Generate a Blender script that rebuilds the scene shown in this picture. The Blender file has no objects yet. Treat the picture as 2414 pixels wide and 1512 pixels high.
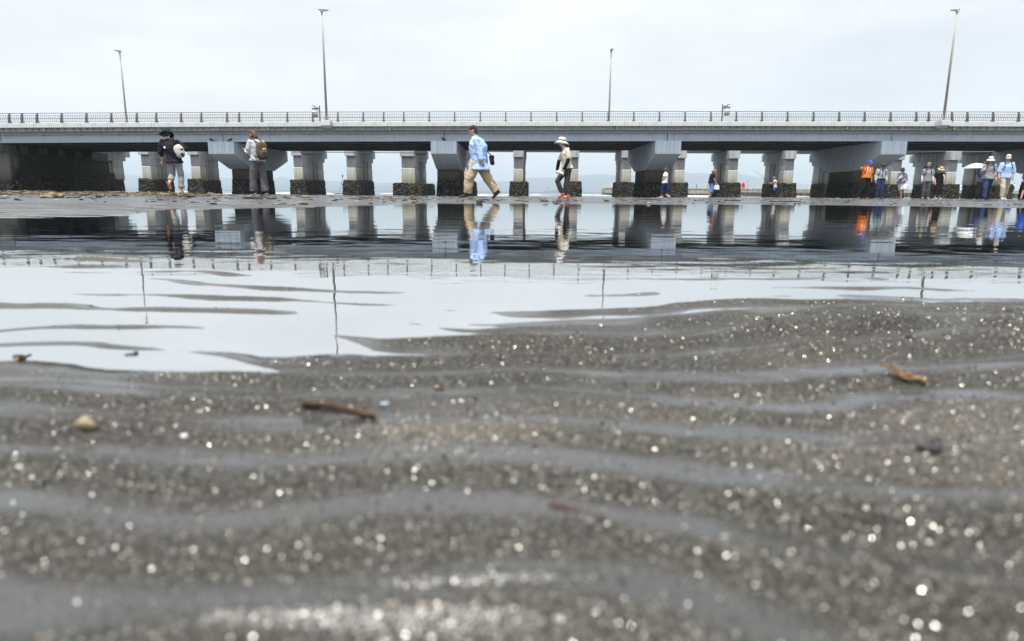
import bpy, math, random
import numpy as np
from mathutils import Vector, Matrix

SC = bpy.context.scene
COL = SC.collection
rnd = random.Random(7)

# ------------------------------------------------------------------ camera
F = 1550.0                      # focal length in the units of a 2414 px wide picture
CAM_Z = 0.16
PITCH = math.atan(301.0 / F)
ROLL = math.radians(0.40)
cam = bpy.data.cameras.new('camera')
cam_ob = bpy.data.objects.new('camera', cam)
COL.objects.link(cam_ob)
cam.sensor_width = 36.0
cam.lens = 36.0 * F / 2414.0
cam.clip_start = 0.01
cam.clip_end = 20000.0
CAM_R = Matrix.Rotation(math.pi / 2 - PITCH, 3, 'X') @ Matrix.Rotation(ROLL, 3, 'Z')
cam_ob.matrix_world = Matrix.Translation((0, 0, CAM_Z)) @ CAM_R.to_4x4()
cam.dof.use_dof = True
cam.dof.focus_distance = 19.0
cam.dof.aperture_fstop = 6.3
cam.dof.aperture_blades = 0
SC.camera = cam_ob

# ------------------------------------------------------------------ sky, sun, exposure
SUN_EL, SUN_AZ = math.radians(72.0), math.radians(200.0)   # azimuth clockwise from +Y: behind the camera, a little left
world = bpy.data.worlds.new('World')
SC.world = world
world.use_nodes = True
wn, wl = world.node_tree.nodes, world.node_tree.links
wn.clear()
w_out = wn.new('ShaderNodeOutputWorld')
w_bg = wn.new('ShaderNodeBackground')
w_bg.inputs['Strength'].default_value = 0.10
w_sky = wn.new('ShaderNodeTexSky')
w_sky.sky_type = 'NISHITA'
w_sky.sun_disc = False
w_sky.sun_elevation = SUN_EL
w_sky.sun_rotation = SUN_AZ
w_sky.air_density = 1.0
w_sky.dust_density = 3.0
w_sky.altitude = 0
w_tc = wn.new('ShaderNodeTexCoord')
w_map = wn.new('ShaderNodeMapping')
w_map.inputs['Scale'].default_value = (1.2, 1.2, 4.5)
w_map.inputs['Location'].default_value = (0.35, 0.1, 0.2)
w_no = wn.new('ShaderNodeTexNoise')
w_no.inputs['Scale'].default_value = 1.6
w_no.inputs['Detail'].default_value = 6
w_no.inputs['Roughness'].default_value = 0.55
w_ramp = wn.new('ShaderNodeValToRGB')
w_ramp.color_ramp.elements[0].position = 0.28
w_ramp.color_ramp.elements[0].color = (0.68, 0.68, 0.68, 1)
w_ramp.color_ramp.elements[1].position = 0.62
w_ramp.color_ramp.elements[1].color = (0.97, 0.97, 0.97, 1)
w_mix = wn.new('ShaderNodeMix')
w_mix.data_type = 'RGBA'
w_mix.inputs['B'].default_value = (7.15, 7.25, 7.45, 1)
wl.new(w_tc.outputs['Generated'], w_map.inputs['Vector'])
wl.new(w_map.outputs['Vector'], w_no.inputs['Vector'])
wl.new(w_no.outputs['Fac'], w_ramp.inputs['Fac'])
wl.new(w_ramp.outputs['Color'], w_mix.inputs['Factor'])
wl.new(w_sky.outputs['Color'], w_mix.inputs['A'])
w_n2 = wn.new('ShaderNodeTexNoise')          # soft relief in the overcast
w_n2.inputs['Scale'].default_value = 3.2
w_n2.inputs['Detail'].default_value = 7
w_r2 = wn.new('ShaderNodeMapRange')
w_r2.inputs['From Min'].default_value = 0.3
w_r2.inputs['From Max'].default_value = 0.7
w_r2.inputs['To Min'].default_value = 0.975
w_r2.inputs['To Max'].default_value = 1.03
w_mul = wn.new('ShaderNodeMix')
w_mul.data_type = 'RGBA'
w_mul.blend_type = 'MULTIPLY'
w_mul.inputs['Factor'].default_value = 1.0
wl.new(w_map.outputs['Vector'], w_n2.inputs['Vector'])
wl.new(w_n2.outputs['Fac'], w_r2.inputs['Value'])
wl.new(w_mix.outputs['Result'], w_mul.inputs['A'])
wl.new(w_r2.outputs['Result'], w_mul.inputs['B'])
wl.new(w_mul.outputs['Result'], w_bg.inputs['Color'])
wl.new(w_bg.outputs['Background'], w_out.inputs['Surface'])

sun = bpy.data.lights.new('sun', 'SUN')
sun.energy = 4.2
sun.angle = math.radians(0.6)
sun.color = (1.0, 0.965, 0.91)
sun_ob = bpy.data.objects.new('sun', sun)
COL.objects.link(sun_ob)
sd = Vector((math.sin(SUN_AZ) * math.cos(SUN_EL), math.cos(SUN_AZ) * math.cos(SUN_EL), math.sin(SUN_EL)))
sun_ob.rotation_euler = sd.to_track_quat('Z', 'Y').to_euler()
sun_ob.location = (0, -20, 60)

vs = SC.view_settings
vs.view_transform = 'Standard'
vs.look = 'None'
vs.exposure = 0.60
vs.gamma = 1.0
vs.use_curve_mapping = False
SC.render.engine = 'CYCLES'
SC.cycles.use_denoising = True
SC.cycles.max_bounces = 6
SC.cycles.transparent_max_bounces = 8
SC.cycles.sample_clamp_indirect = 6.0
SC.cycles.sample_clamp_direct = 24.0

# ------------------------------------------------------------------ where things stand
def ray(u, v):
    return (CAM_R @ Vector(((u - 1207.0) / F, -(v - 756.0) / F, -1.0)))

def at(u, v, Y):
    d = ray(u, v)
    t = Y / d.y
    return Vector((d.x * t, Y, CAM_Z + d.z * t))

def x_at(u, Y, v=455.0):
    return at(u, v, Y).x

def z_at(v, Y, u=1207.0):
    return at(u, v, Y).z

def smooth(a, b, x):
    t = np.clip((np.asarray(x, float) - a) / (b - a), 0, 1)
    return t * t * (3 - 2 * t)

def hash2(ix, iy, seed):
    n = (ix * 374761393 + iy * 668265263 + seed * 97463) & 0xffffffff
    n = ((n ^ (n >> 13)) * 1274126177) & 0xffffffff
    n = ((n ^ (n >> 15)) * 668265261) & 0xffffffff
    return ((n ^ (n >> 16)) & 0xffff) / 65535.0

def vnoise(x, y, seed=0):
    x = np.asarray(x, float); y = np.asarray(y, float)
    ix = np.floor(x).astype(np.int64); iy = np.floor(y).astype(np.int64)
    fx = x - ix; fy = y - iy
    fx = fx * fx * fx * (fx * (fx * 6 - 15) + 10); fy = fy * fy * fy * (fy * (fy * 6 - 15) + 10)
    a = hash2(ix, iy, seed); b = hash2(ix + 1, iy, seed)
    c = hash2(ix, iy + 1, seed); d = hash2(ix + 1, iy + 1, seed)
    return (a + (b - a) * fx) * (1 - fy) + (c + (d - c) * fx) * fy

def fbm(x, y, seed=0, octv=4, gain=0.5):
    s = 0.0; a = 1.0; t = 0.0
    for k in range(octv):
        s = s + a * (vnoise(x * (2.03 ** k) + 13.7 * k, y * (2.03 ** k) - 7.1 * k, seed + k * 17) - 0.5)
        t += a; a *= gain
    return s / t * 2

def waterline(pts):
    ph, rr = [], []
    for u, v in pts:
        d = ray(u, v); t = CAM_Z / -d.z
        ph.append(math.degrees(math.atan2(d.x, d.y))); rr.append(math.hypot(d.x, d.y) * t)
    return np.array(ph), np.array(rr)

FAR_PH, FAR_R = waterline([(-300, 517), (0, 514), (143, 511), (290, 509), (345, 500), (413, 494.5), (600, 491.5), (804, 487), (960, 482.5), (1250, 481.5), (1609, 483.0), (2009, 485.5), (2414, 491), (2650, 493)])
NEAR_PH, NEAR_R = waterline([(-300, 830), (0, 832), (250, 850), (520, 838), (700, 822), (860, 812), (1000, 802), (1100, 786), (1207, 756), (1500, 735), (1700, 715), (2000, 703), (2200, 712), (2414, 708), (2650, 705)])

def ripple_phase(x, y):
    warp = 0.125 * fbm(x * 1.5 + 3.1, y * 1.5, 5, 3) + 0.034 * fbm(x * 6.0, y * 6.5 + 2, 9, 2)
    yy = np.maximum(y + 0.10 * x + warp, -0.9)
    return 2 * math.pi * np.log(1 + 0.050 / 0.062 * yy) / 0.050

def terrain(x, y, full=False):
    x = np.asarray(x, float); y = np.asarray(y, float)
    d = np.hypot(x, y) + 1e-6
    ph = np.degrees(np.arctan2(x, y))
    Rf = np.interp(ph, FAR_PH, FAR_R) * (1 + 0.035 * fbm(x * 0.5, y * 0.22, 21, 3))
    Rn = np.interp(ph, NEAR_PH, NEAR_R)
    left = smooth(-6, -24, ph)
    right = smooth(6, 22, ph)
    near = 0.020 * (1 - np.exp(-np.maximum(Rn - d, 0) / 0.22))
    D = np.interp(d, [0.7, 1.4, 2.2, 4.0], [0.0095, 0.0125, 0.017, 0.026]) * (1 - 0.52 * left * smooth(3.6, 2.4, d) * smooth(0.75, 1.0, d))
    pond = -D * (1 - np.exp(-np.maximum(d - Rn, 0) / 0.30)) * (1 - np.exp(-np.maximum(Rf - d, 0) / 0.7))
    s = np.maximum(d - Rf, 0)
    bank = (0.016 + 0.026 * left - 0.006 * right) * (1 - np.exp(-s / 2.2))
    bank = bank + smooth(0.2, 3.0, s) * 0.012 * fbm(x * 0.35, y * 0.9, 33, 4) + smooth(0.0, 0.4, s) * (0.0035 + 0.0085 * np.exp(-((s - 1.2) / 1.3) ** 2)) * fbm(x * 0.55, y * 3.2, 35, 4)
    Y = y
    fall = 0.13 * smooth(22, 42, Y) * (1 - 0.75 * right) + 0.05 * smooth(40, 58, Y) * right + 0.26 * smooth(57, 72, Y)
    z = np.where(d < Rn, near, np.where(d < Rf, pond, bank)) - fall
    back = smooth(75, 120, np.abs(ph))
    z = z + back * 0.10 * smooth(0.6, 2.0, d)
    side = smooth(50, 62, np.abs(ph)) * (1 - back)
    # ripples
    p1 = ripple_phase(x, y)
    p2 = ripple_phase(x * 0.966 + y * 0.259 + 0.7, y * 0.966 - x * 0.259 + 0.11) * 0.83
    m = np.clip(0.85 + 1.15 * fbm(x * 3.2, y * 4.0 + 9, 41, 3), 0.25, 1.7)
    w2 = np.clip(0.36 + 0.8 * fbm(x * 2.2 + 5, y * 2.2, 43, 2), 0, 0.9)
    sh = lambda p: 2 * (0.5 + 0.5 * np.sin(p + 0.6 * np.sin(p))) ** 1.2 - 0.95
    A = np.interp(d, [0.1, 0.25, 0.6, 1.0, 1.8, 3.5, 8, 12], [0.0066, 0.0108, 0.0118, 0.0088, 0.0072, 0.0050, 0.0024, 0.0012])
    A = A * (1 - 0.8 * smooth(0.0, 1.0, s)) * (1 + 0.35 * left * smooth(0.9, 1.5, d))
    A = A * np.where(d > 14, 0, 1)
    rip = A * m * (sh(p1) * (1 - 0.5 * w2) + 0.7 * w2 * sh(p2)) * 0.75
    z = z + rip + np.where(d < 3, 0.0014 * fbm(x * 14, y * 18, 51, 3), 0) + 0.0065 * fbm(x * 3.1 + 4, y * 4.2, 57, 2) * smooth(1.3, 0.6, d)
    if not full:
        return z
    crest = np.cos(p1 - 0.35) * (1 - 0.5 * w2) + 0.6 * w2 * np.cos(p2 - 0.35)
    coarse = smooth(-0.30, 0.85, crest + 1.15 * fbm(x * 3.2, y * 7, 61, 4) + 0.05)
    coarse = coarse * np.where(d < 9, 1.0, 0.35)
    sub = smooth(0.0015, -0.004, z) * smooth(0.6, 1.0, d) * np.where(d < Rf + 0.3, 1, 0)
    tanb = smooth(0.05, 0.5, fbm(x * 2.4 + 8, y * 5.0, 71, 3) + 0.12) * smooth(0.75, 0.35, d)
    wet = smooth(-0.15, 0.35, fbm(x * 0.45 + 2, y * 1.3, 81, 4) + 0.25 * fbm(x * 2.0, y * 5.5, 83, 2) - 0.02)
    q = np.maximum(Rn - d, 0)
    table = 0.020 * (1 - np.exp(-q / 0.22)) - np.interp(q, [0, 0.05, 0.12, 0.25], [0, 0.0028, 0.0085, 0.0160])
    film = smooth(0.0068, 0.0004, z - table) * np.where(d < 12, 1, 0)
    coarse = coarse * (1 - 0.85 * film)
    glint = np.exp(-((x + 0.045) / 0.06) ** 2 - ((y - 0.197 - 0.3 * x * x) / 0.008) ** 2) + 0.6 * np.exp(-((x + 0.01) / 0.05) ** 2 - ((y - 0.222) / 0.006) ** 2)  # bright streak placed by hand to imitate sun sheen on the nearest ridge
    spark = np.clip(0.08 + 0.9 * smooth(0.05, 0.6, fbm(x * 3.5, y * 7, 91, 3)) + 3.0 * glint, 0, 3)
    coarse = np.clip(coarse + glint, 0, 1)
    return z, coarse, tanb, wet, sub, film, spark

def gz(x, y):
    return float(terrain(np.array([x]), np.array([y]))[0])

def foot(u, Y, v=468):
    x = x_at(u, Y, v)
    return Vector((x, Y, gz(x, Y)))

def ground_at(u, v):
    d = ray(u, v); z = 0.012
    for _ in range(12):
        t = (CAM_Z - z) / -d.z
        z = gz(d.x * t, d.y * t)
    return Vector((d.x * t, d.y * t, z))

# ------------------------------------------------------------------ objects
WLOC = {}

def tag(o, label=None, cat=None, group=None, kind=None):
    if label: o['label'] = label
    if cat: o['category'] = cat
    if group: o['group'] = group
    if kind: o['kind'] = kind
    return o

def thing(name, loc, label, cat, group=None):
    o = bpy.data.objects.new(name, None)
    COL.objects.link(o)
    o.empty_display_size = 0.2
    o.location = loc
    WLOC[o.name] = Vector(loc)
    return tag(o, label, cat, group)

def link(name, me, parent=None, loc=None):
    o = bpy.data.objects.new(name, me)
    COL.objects.link(o)
    if parent is not None:
        o.parent = parent
        WLOC[o.name] = Vector(WLOC[parent.name])
    else:
        WLOC[o.name] = Vector((0, 0, 0))
    if loc is not None:
        o.location = Vector(loc) - (WLOC[parent.name] if parent is not None else Vector((0, 0, 0)))
        WLOC[o.name] = Vector(loc)
    return o

class MB:
    def __init__(self):
        self.v = []; self.f = []
    def add(self, vs, fs):
        n = len(self.v)
        self.v.extend([tuple(p) for p in vs])
        self.f.extend([tuple(i + n for i in f) for f in fs])
        return self
    def box(self, a, b, taper=None):
        x0, y0, z0 = a; x1, y1, z1 = b
        vs = [(x0, y0, z0), (x1, y0, z0), (x1, y1, z0), (x0, y1, z0), (x0, y0, z1), (x1, y0, z1), (x1, y1, z1), (x0, y1, z1)]
        if taper:
            cx, cy = (x0 + x1) / 2, (y0 + y1) / 2
            vs = vs[:4] + [(cx + (p[0] - cx) * taper, cy + (p[1] - cy) * taper, p[2]) for p in vs[4:]]
        return self.add(vs, [(0, 3, 2, 1), (4, 5, 6, 7), (0, 1, 5, 4), (1, 2, 6, 5), (2, 3, 7, 6), (3, 0, 4, 7)])
    def cbox(self, a, b, c=0.01):            # box with chamfered vertical and top edges
        x0, y0, z0 = a; x1, y1, z1 = b
        def ring(i, z):
            k = c + i
            return [(x0 + k, y0 + i, z), (x1 - k, y0 + i, z), (x1 - i, y0 + k, z), (x1 - i, y1 - k, z), (x1 - k, y1 - i, z), (x0 + k, y1 - i, z), (x0 + i, y1 - k, z), (x0 + i, y0 + k, z)]
        return self.rings([ring(c, z0), ring(0, z0 + c), ring(0, z1 - c), ring(c, z1)])
    def rings(self, rs, cap=True, closed=True):
        n = len(rs[0]); b = len(self.v)
        for r in rs:
            self.v.extend([tuple(p) for p in r])
        for i in range(len(rs) - 1):
            for j in range(n if closed else n - 1):
                k = (j + 1) % n
                self.f.append((b + i * n + j, b + i * n + k, b + (i + 1) * n + k, b + (i + 1) * n + j))
        if cap:
            self.f.append(tuple(b + j for j in reversed(range(n))))
            e = b + (len(rs) - 1) * n
            self.f.append(tuple(e + j for j in range(n)))
        return self
    def tube(self, pts, rad, n=8, ends=True):
        pts = [Vector(p) for p in pts]
        if not isinstance(rad, (list, tuple)): rad = [rad] * len(pts)
        rs = []
        P = list(pts); R = list(rad)
        if ends:                                   # round the ends a little
            d0 = (P[0] - P[1]).normalized(); d1 = (P[-1] - P[-2]).normalized()
            P = [P[0] + d0 * R[0] * 0.6] + P + [P[-1] + d1 * R[-1] * 0.6]
            R = [R[0] * 0.55] + R + [R[-1] * 0.55]
        for i, p in enumerate(P):
            a = P[max(i - 1, 0)]; c = P[min(i + 1, len(P) - 1)]
            t = (c - a)
            t = t.normalized() if t.length > 1e-9 else Vector((0, 0, 1))
            e1 = t.cross(Vector((0, 0, 1)) if abs(t.z) < 0.9 else Vector((1, 0, 0)))
            e1.normalize(); e2 = t.cross(e1).normalized()
            rs.append([p + (e1 * math.cos(2 * math.pi * j / n) + e2 * math.sin(2 * math.pi * j / n)) * R[i] for j in range(n)])
        # keep neighbouring rings in step
        for i in range(1, len(rs)):
            best = min(range(n), key=lambda s: sum((rs[i][(j + s) % n] - rs[i - 1][j]).length_squared for j in range(0, n, 2)))
            rs[i] = [rs[i][(j + best) % n] for j in range(n)]
        return self.rings(rs)
    def ell(self, c, r, ax=None, n=12, m=8, zmin=-1.0, squash=1.0):
        c = Vector(c)
        ax = ax or (Vector((1, 0, 0)), Vector((0, 1, 0)), Vector((0, 0, 1)))
        rs = []
        for i in range(m + 1):
            t = -math.pi / 2 + math.pi * (i + 0.5) / (m + 1)
            sz = max(math.sin(t), zmin)
            cz = math.cos(t)
            def sp(q): return math.copysign(abs(q) ** squash, q)
            rs.append([c + ax[0] * (r[0] * sp(cz) * sp(math.cos(2 * math.pi * j / n))) + ax[1] * (r[1] * sp(cz) * sp(math.sin(2 * math.pi * j / n))) + ax[2] * (r[2] * sp(sz)) for j in range(n)])
        return self.rings(rs)
    def prism_x(self, prof, x0, x1, n=1):         # profile in (y, z), extruded along x
        return self.rings([[(x0 + (x1 - x0) * i / n, p[0], p[1]) for p in prof] for i in range(n + 1)])
    def prism_y(self, prof, y0, y1):
        return self.rings([[(p[0], y0, p[1]) for p in prof], [(p[0], y1, p[1]) for p in prof]])
    def bend(self, fn):
        self.v = [(p[0], p[1], p[2] + fn(p[0])) for p in self.v]
        return self
    def mesh(self, name='mesh', off=None):
        o = off or Vector((0, 0, 0))
        me = bpy.data.meshes.new(name)
        me.from_pydata([(p[0] - o[0], p[1] - o[1], p[2] - o[2]) for p in self.v], [], self.f)
        return me
    def build(self, name, mat, parent=None, smoothed=False, bevel=0, fixn=True):
        off = WLOC[parent.name] if parent is not None else None
        me = self.mesh(name, off)
        finish(me, mat, smoothed, fixn)
        o = link(name, me, parent)
        if bevel:
            m = o.modifiers.new('bevel', 'BEVEL'); m.width = bevel; m.segments = 2; m.limit_method = 'ANGLE'
        return o

import bmesh
def finish(me, mat, smoothed=False, fixn=True):
    if fixn:
        bm = bmesh.new(); bm.from_mesh(me)
        bmesh.ops.recalc_face_normals(bm, faces=bm.faces)
        bm.to_mesh(me); bm.free()
    if mat: me.materials.append(mat)
    if smoothed:
        me.polygons.foreach_set('use_smooth', [True] * len(me.polygons))
    me.update()

def fuse(mb, voxel, smooth_it=3, wrinkle=0.0, seed=0, wscale=(9, 9, 5)):
    me = mb.mesh('tmp')
    finish(me, None)
    o = bpy.data.objects.new('tmp', me); COL.objects.link(o)
    m = o.modifiers.new('r', 'REMESH'); m.mode = 'VOXEL'; m.voxel_size = voxel
    if smooth_it:
        s = o.modifiers.new('s', 'SMOOTH'); s.iterations = smooth_it; s.factor = 0.5
    dg = bpy.context.evaluated_depsgraph_get()
    me2 = bpy.data.meshes.new_from_object(o.evaluated_get(dg))
    bpy.data.objects.remove(o); bpy.data.meshes.remove(me)
    n = len(me2.vertices)
    co = np.empty(n * 3); me2.vertices.foreach_get('co', co); co = co.reshape(-1, 3)
    if wrinkle:
        no = np.empty(n * 3); me2.vertices.foreach_get('normal', no); no = no.reshape(-1, 3)
        a = fbm(co[:, 0] * wscale[0] + co[:, 1] * 4 + seed, co[:, 2] * wscale[2] + co[:, 0] * 5, 100 + seed, 3)
        b = fbm(co[:, 1] * wscale[1] - co[:, 2] * 7 + seed, co[:, 2] * wscale[2] + co[:, 1] * 3 + 3 * co[:, 0], 200 + seed, 3)
        fold = 1 - 2 * np.abs(a) ** 0.7 * 1.3
        co = co + no * (wrinkle * (0.7 * fold * 0.6 + 0.8 * b))[:, None]
    out = MB()
    out.v = [tuple(p) for p in co]
    out.f = [tuple(p.vertices) for p in me2.polygons]
    bpy.data.meshes.remove(me2)
    return out

# ------------------------------------------------------------------ materials
MATS = {}
def nd(nt, t, **kw):
    n = nt.nodes.new(t)
    for k, v in kw.items():
        if k.startswith('i_'): n.inputs[k[2:].replace('_', ' ')].default_value = v
        else: setattr(n, k, v)
    return n

def mat(name, col, rough=0.6, spec=0.4, var=0.25, scale=6.0, bump=0.0, bscale=40.0, metal=0.0, stretch=(1, 1, 1), dark=None, darkpos=(0.5, 0.7), drip=0.0):
    if name in MATS: return MATS[name]
    m = bpy.data.materials.new(name); m.use_nodes = True
    nt = m.node_tree; L = nt.links
    b = nt.nodes['Principled BSDF']
    b.inputs['Roughness'].default_value = rough
    b.inputs['Specular IOR Level'].default_value = spec
    b.inputs['Metallic'].default_value = metal
    tc = nd(nt, 'ShaderNodeTexCoord'); mp = nd(nt, 'ShaderNodeMapping'); mp.inputs['Scale'].default_value = stretch
    L.new(tc.outputs['Object'], mp.inputs['Vector'])
    n = nd(nt, 'ShaderNodeTexNoise', i_Scale=scale, i_Detail=6.0, i_Roughness=0.6)
    L.new(mp.outputs['Vector'], n.inputs['Vector'])
    r = nd(nt, 'ShaderNodeMapRange'); r.inputs['From Min'].default_value = 0.3; r.inputs['From Max'].default_value = 0.7
    r.inputs['To Min'].default_value = 1 - var; r.inputs['To Max'].default_value = 1 + var * 0.7
    L.new(n.outputs['Fac'], r.inputs['Value'])
    mx = nd(nt, 'ShaderNodeMix', data_type='RGBA', blend_type='MULTIPLY'); mx.inputs['Factor'].default_value = 1
    mx.inputs['A'].default_value = (*col, 1)
    L.new(r.outputs['Result'], mx.inputs['B'])
    last = mx.outputs['Result']
    if dark is not None:
        n2 = nd(nt, 'ShaderNodeTexNoise', i_Scale=scale * 0.45, i_Detail=8.0, i_Roughness=0.68)
        L.new(mp.outputs['Vector'], n2.inputs['Vector'])
        r2 = nd(nt, 'ShaderNodeMapRange'); r2.inputs['From Min'].default_value = darkpos[0]; r2.inputs['From Max'].default_value = darkpos[1]
        L.new(n2.outputs['Fac'], r2.inputs['Value'])
        m2 = nd(nt, 'ShaderNodeMix', data_type='RGBA'); m2.inputs['B'].default_value = (*dark, 1)
        L.new(r2.outputs['Result'], m2.inputs['Factor']); L.new(last, m2.inputs['A'])
        last = m2.outputs['Result']
    if drip:
        m5 = nd(nt, 'ShaderNodeMapping'); m5.inputs['Scale'].default_value = (3.2, 3.2, 0.30); L.new(tc.outputs['Object'], m5.inputs['Vector'])
        n5 = nd(nt, 'ShaderNodeTexNoise', i_Scale=2.6, i_Detail=7.0, i_Roughness=0.7); L.new(m5.outputs['Vector'], n5.inputs['Vector'])
        r5 = nd(nt, 'ShaderNodeMapRange'); r5.inputs['From Min'].default_value = 0.50; r5.inputs['From Max'].default_value = 0.74; r5.inputs['To Min'].default_value = 0.0; r5.inputs['To Max'].default_value = drip
        L.new(n5.outputs['Fac'], r5.inputs['Value'])
        x5 = nd(nt, 'ShaderNodeMix', data_type='RGBA'); x5.inputs['B'].default_value = (0.16, 0.125, 0.095, 1)
        L.new(r5.outputs['Result'], x5.inputs['Factor']); L.new(last, x5.inputs['A']); last = x5.outputs['Result']
    L.new(last, b.inputs['Base Color'])
    if bump:
        n3 = nd(nt, 'ShaderNodeTexNoise', i_Scale=bscale, i_Detail=4.0)
        L.new(mp.outputs['Vector'], n3.inputs['Vector'])
        bp = nd(nt, 'ShaderNodeBump'); bp.inputs['Strength'].default_value = 0.8; bp.inputs['Distance'].default_value = bump
        L.new(n3.outputs['Fac'], bp.inputs['Height']); L.new(bp.outputs['Normal'], b.inputs['Normal'])
    MATS[name] = m
    return m

# ================================================================== THE GROUND
def np_mesh(name, v, f, smoothed=True):
    me = bpy.data.meshes.new(name)
    v = np.asarray(v, np.float32); f = np.asarray(f, np.int32)
    k = f.shape[1]
    me.vertices.add(len(v)); me.vertices.foreach_set('co', v.ravel())
    me.loops.add(f.size); me.loops.foreach_set('vertex_index', f.ravel())
    me.polygons.add(len(f)); me.polygons.foreach_set('loop_start', np.arange(0, f.size, k, dtype=np.int32))
    me.polygons.foreach_set('loop_total', np.full(len(f), k, np.int32))
    me.polygons.foreach_set('use_smooth', np.full(len(f), smoothed))
    me.update(calc_edges=True)
    me.validate()
    return me

def attr(me, name, val):
    a = me.attributes.new(name, 'FLOAT', 'POINT')
    a.data.foreach_set('value', np.asarray(val, np.float32))

def build_sand():
    fr = np.radians(np.concatenate([np.linspace(-180, -56, 40)[:-1], np.linspace(-56, 56, 560), np.linspace(56, 180, 40)[1:-1]]))
    rr = [0.05]
    while rr[-1] < 210:
        r = rr[-1]
        k = np.interp(r, [0.05, 0.14, 0.2, 2.0, 4.0, 12, 30, 200], [1.12, 1.03, 1.0056, 1.0062, 1.011, 1.014, 1.03, 1.1])
        rr.append(r * k)
    rr = np.array(rr)
    A, R = np.meshgrid(fr, rr)
    X = np.sin(A) * R; Y = np.cos(A) * R
    z, co, ta, we, su, fi, spk = terrain(X.ravel(), Y.ravel(), True)
    v = np.stack([X.ravel(), Y.ravel(), z], 1)
    na, nr = len(fr), len(rr)
    i, j = np.meshgrid(np.arange(nr - 1), np.arange(na), indexing='ij')
    j2 = (j + 1) % na
    f = np.stack([i * na + j, (i + 1) * na + j, (i + 1) * na + j2, i * na + j2], -1).reshape(-1, 4)
    v = np.vstack([v, [[0, 0, gz(0, 0.001)]]])
    co = np.append(co, 0); ta = np.append(ta, 0); we = np.append(we, 0); su = np.append(su, 0); fi = np.append(fi, 0); spk = np.append(spk, 0)
    me = np_mesh('sand', v, f)
    attr(me, 'coarse', co); attr(me, 'tan', ta); attr(me, 'wet', we); attr(me, 'submerged', su); attr(me, 'film', fi); attr(me, 'spark', spk)
    print('sand', len(f))
    return me

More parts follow.
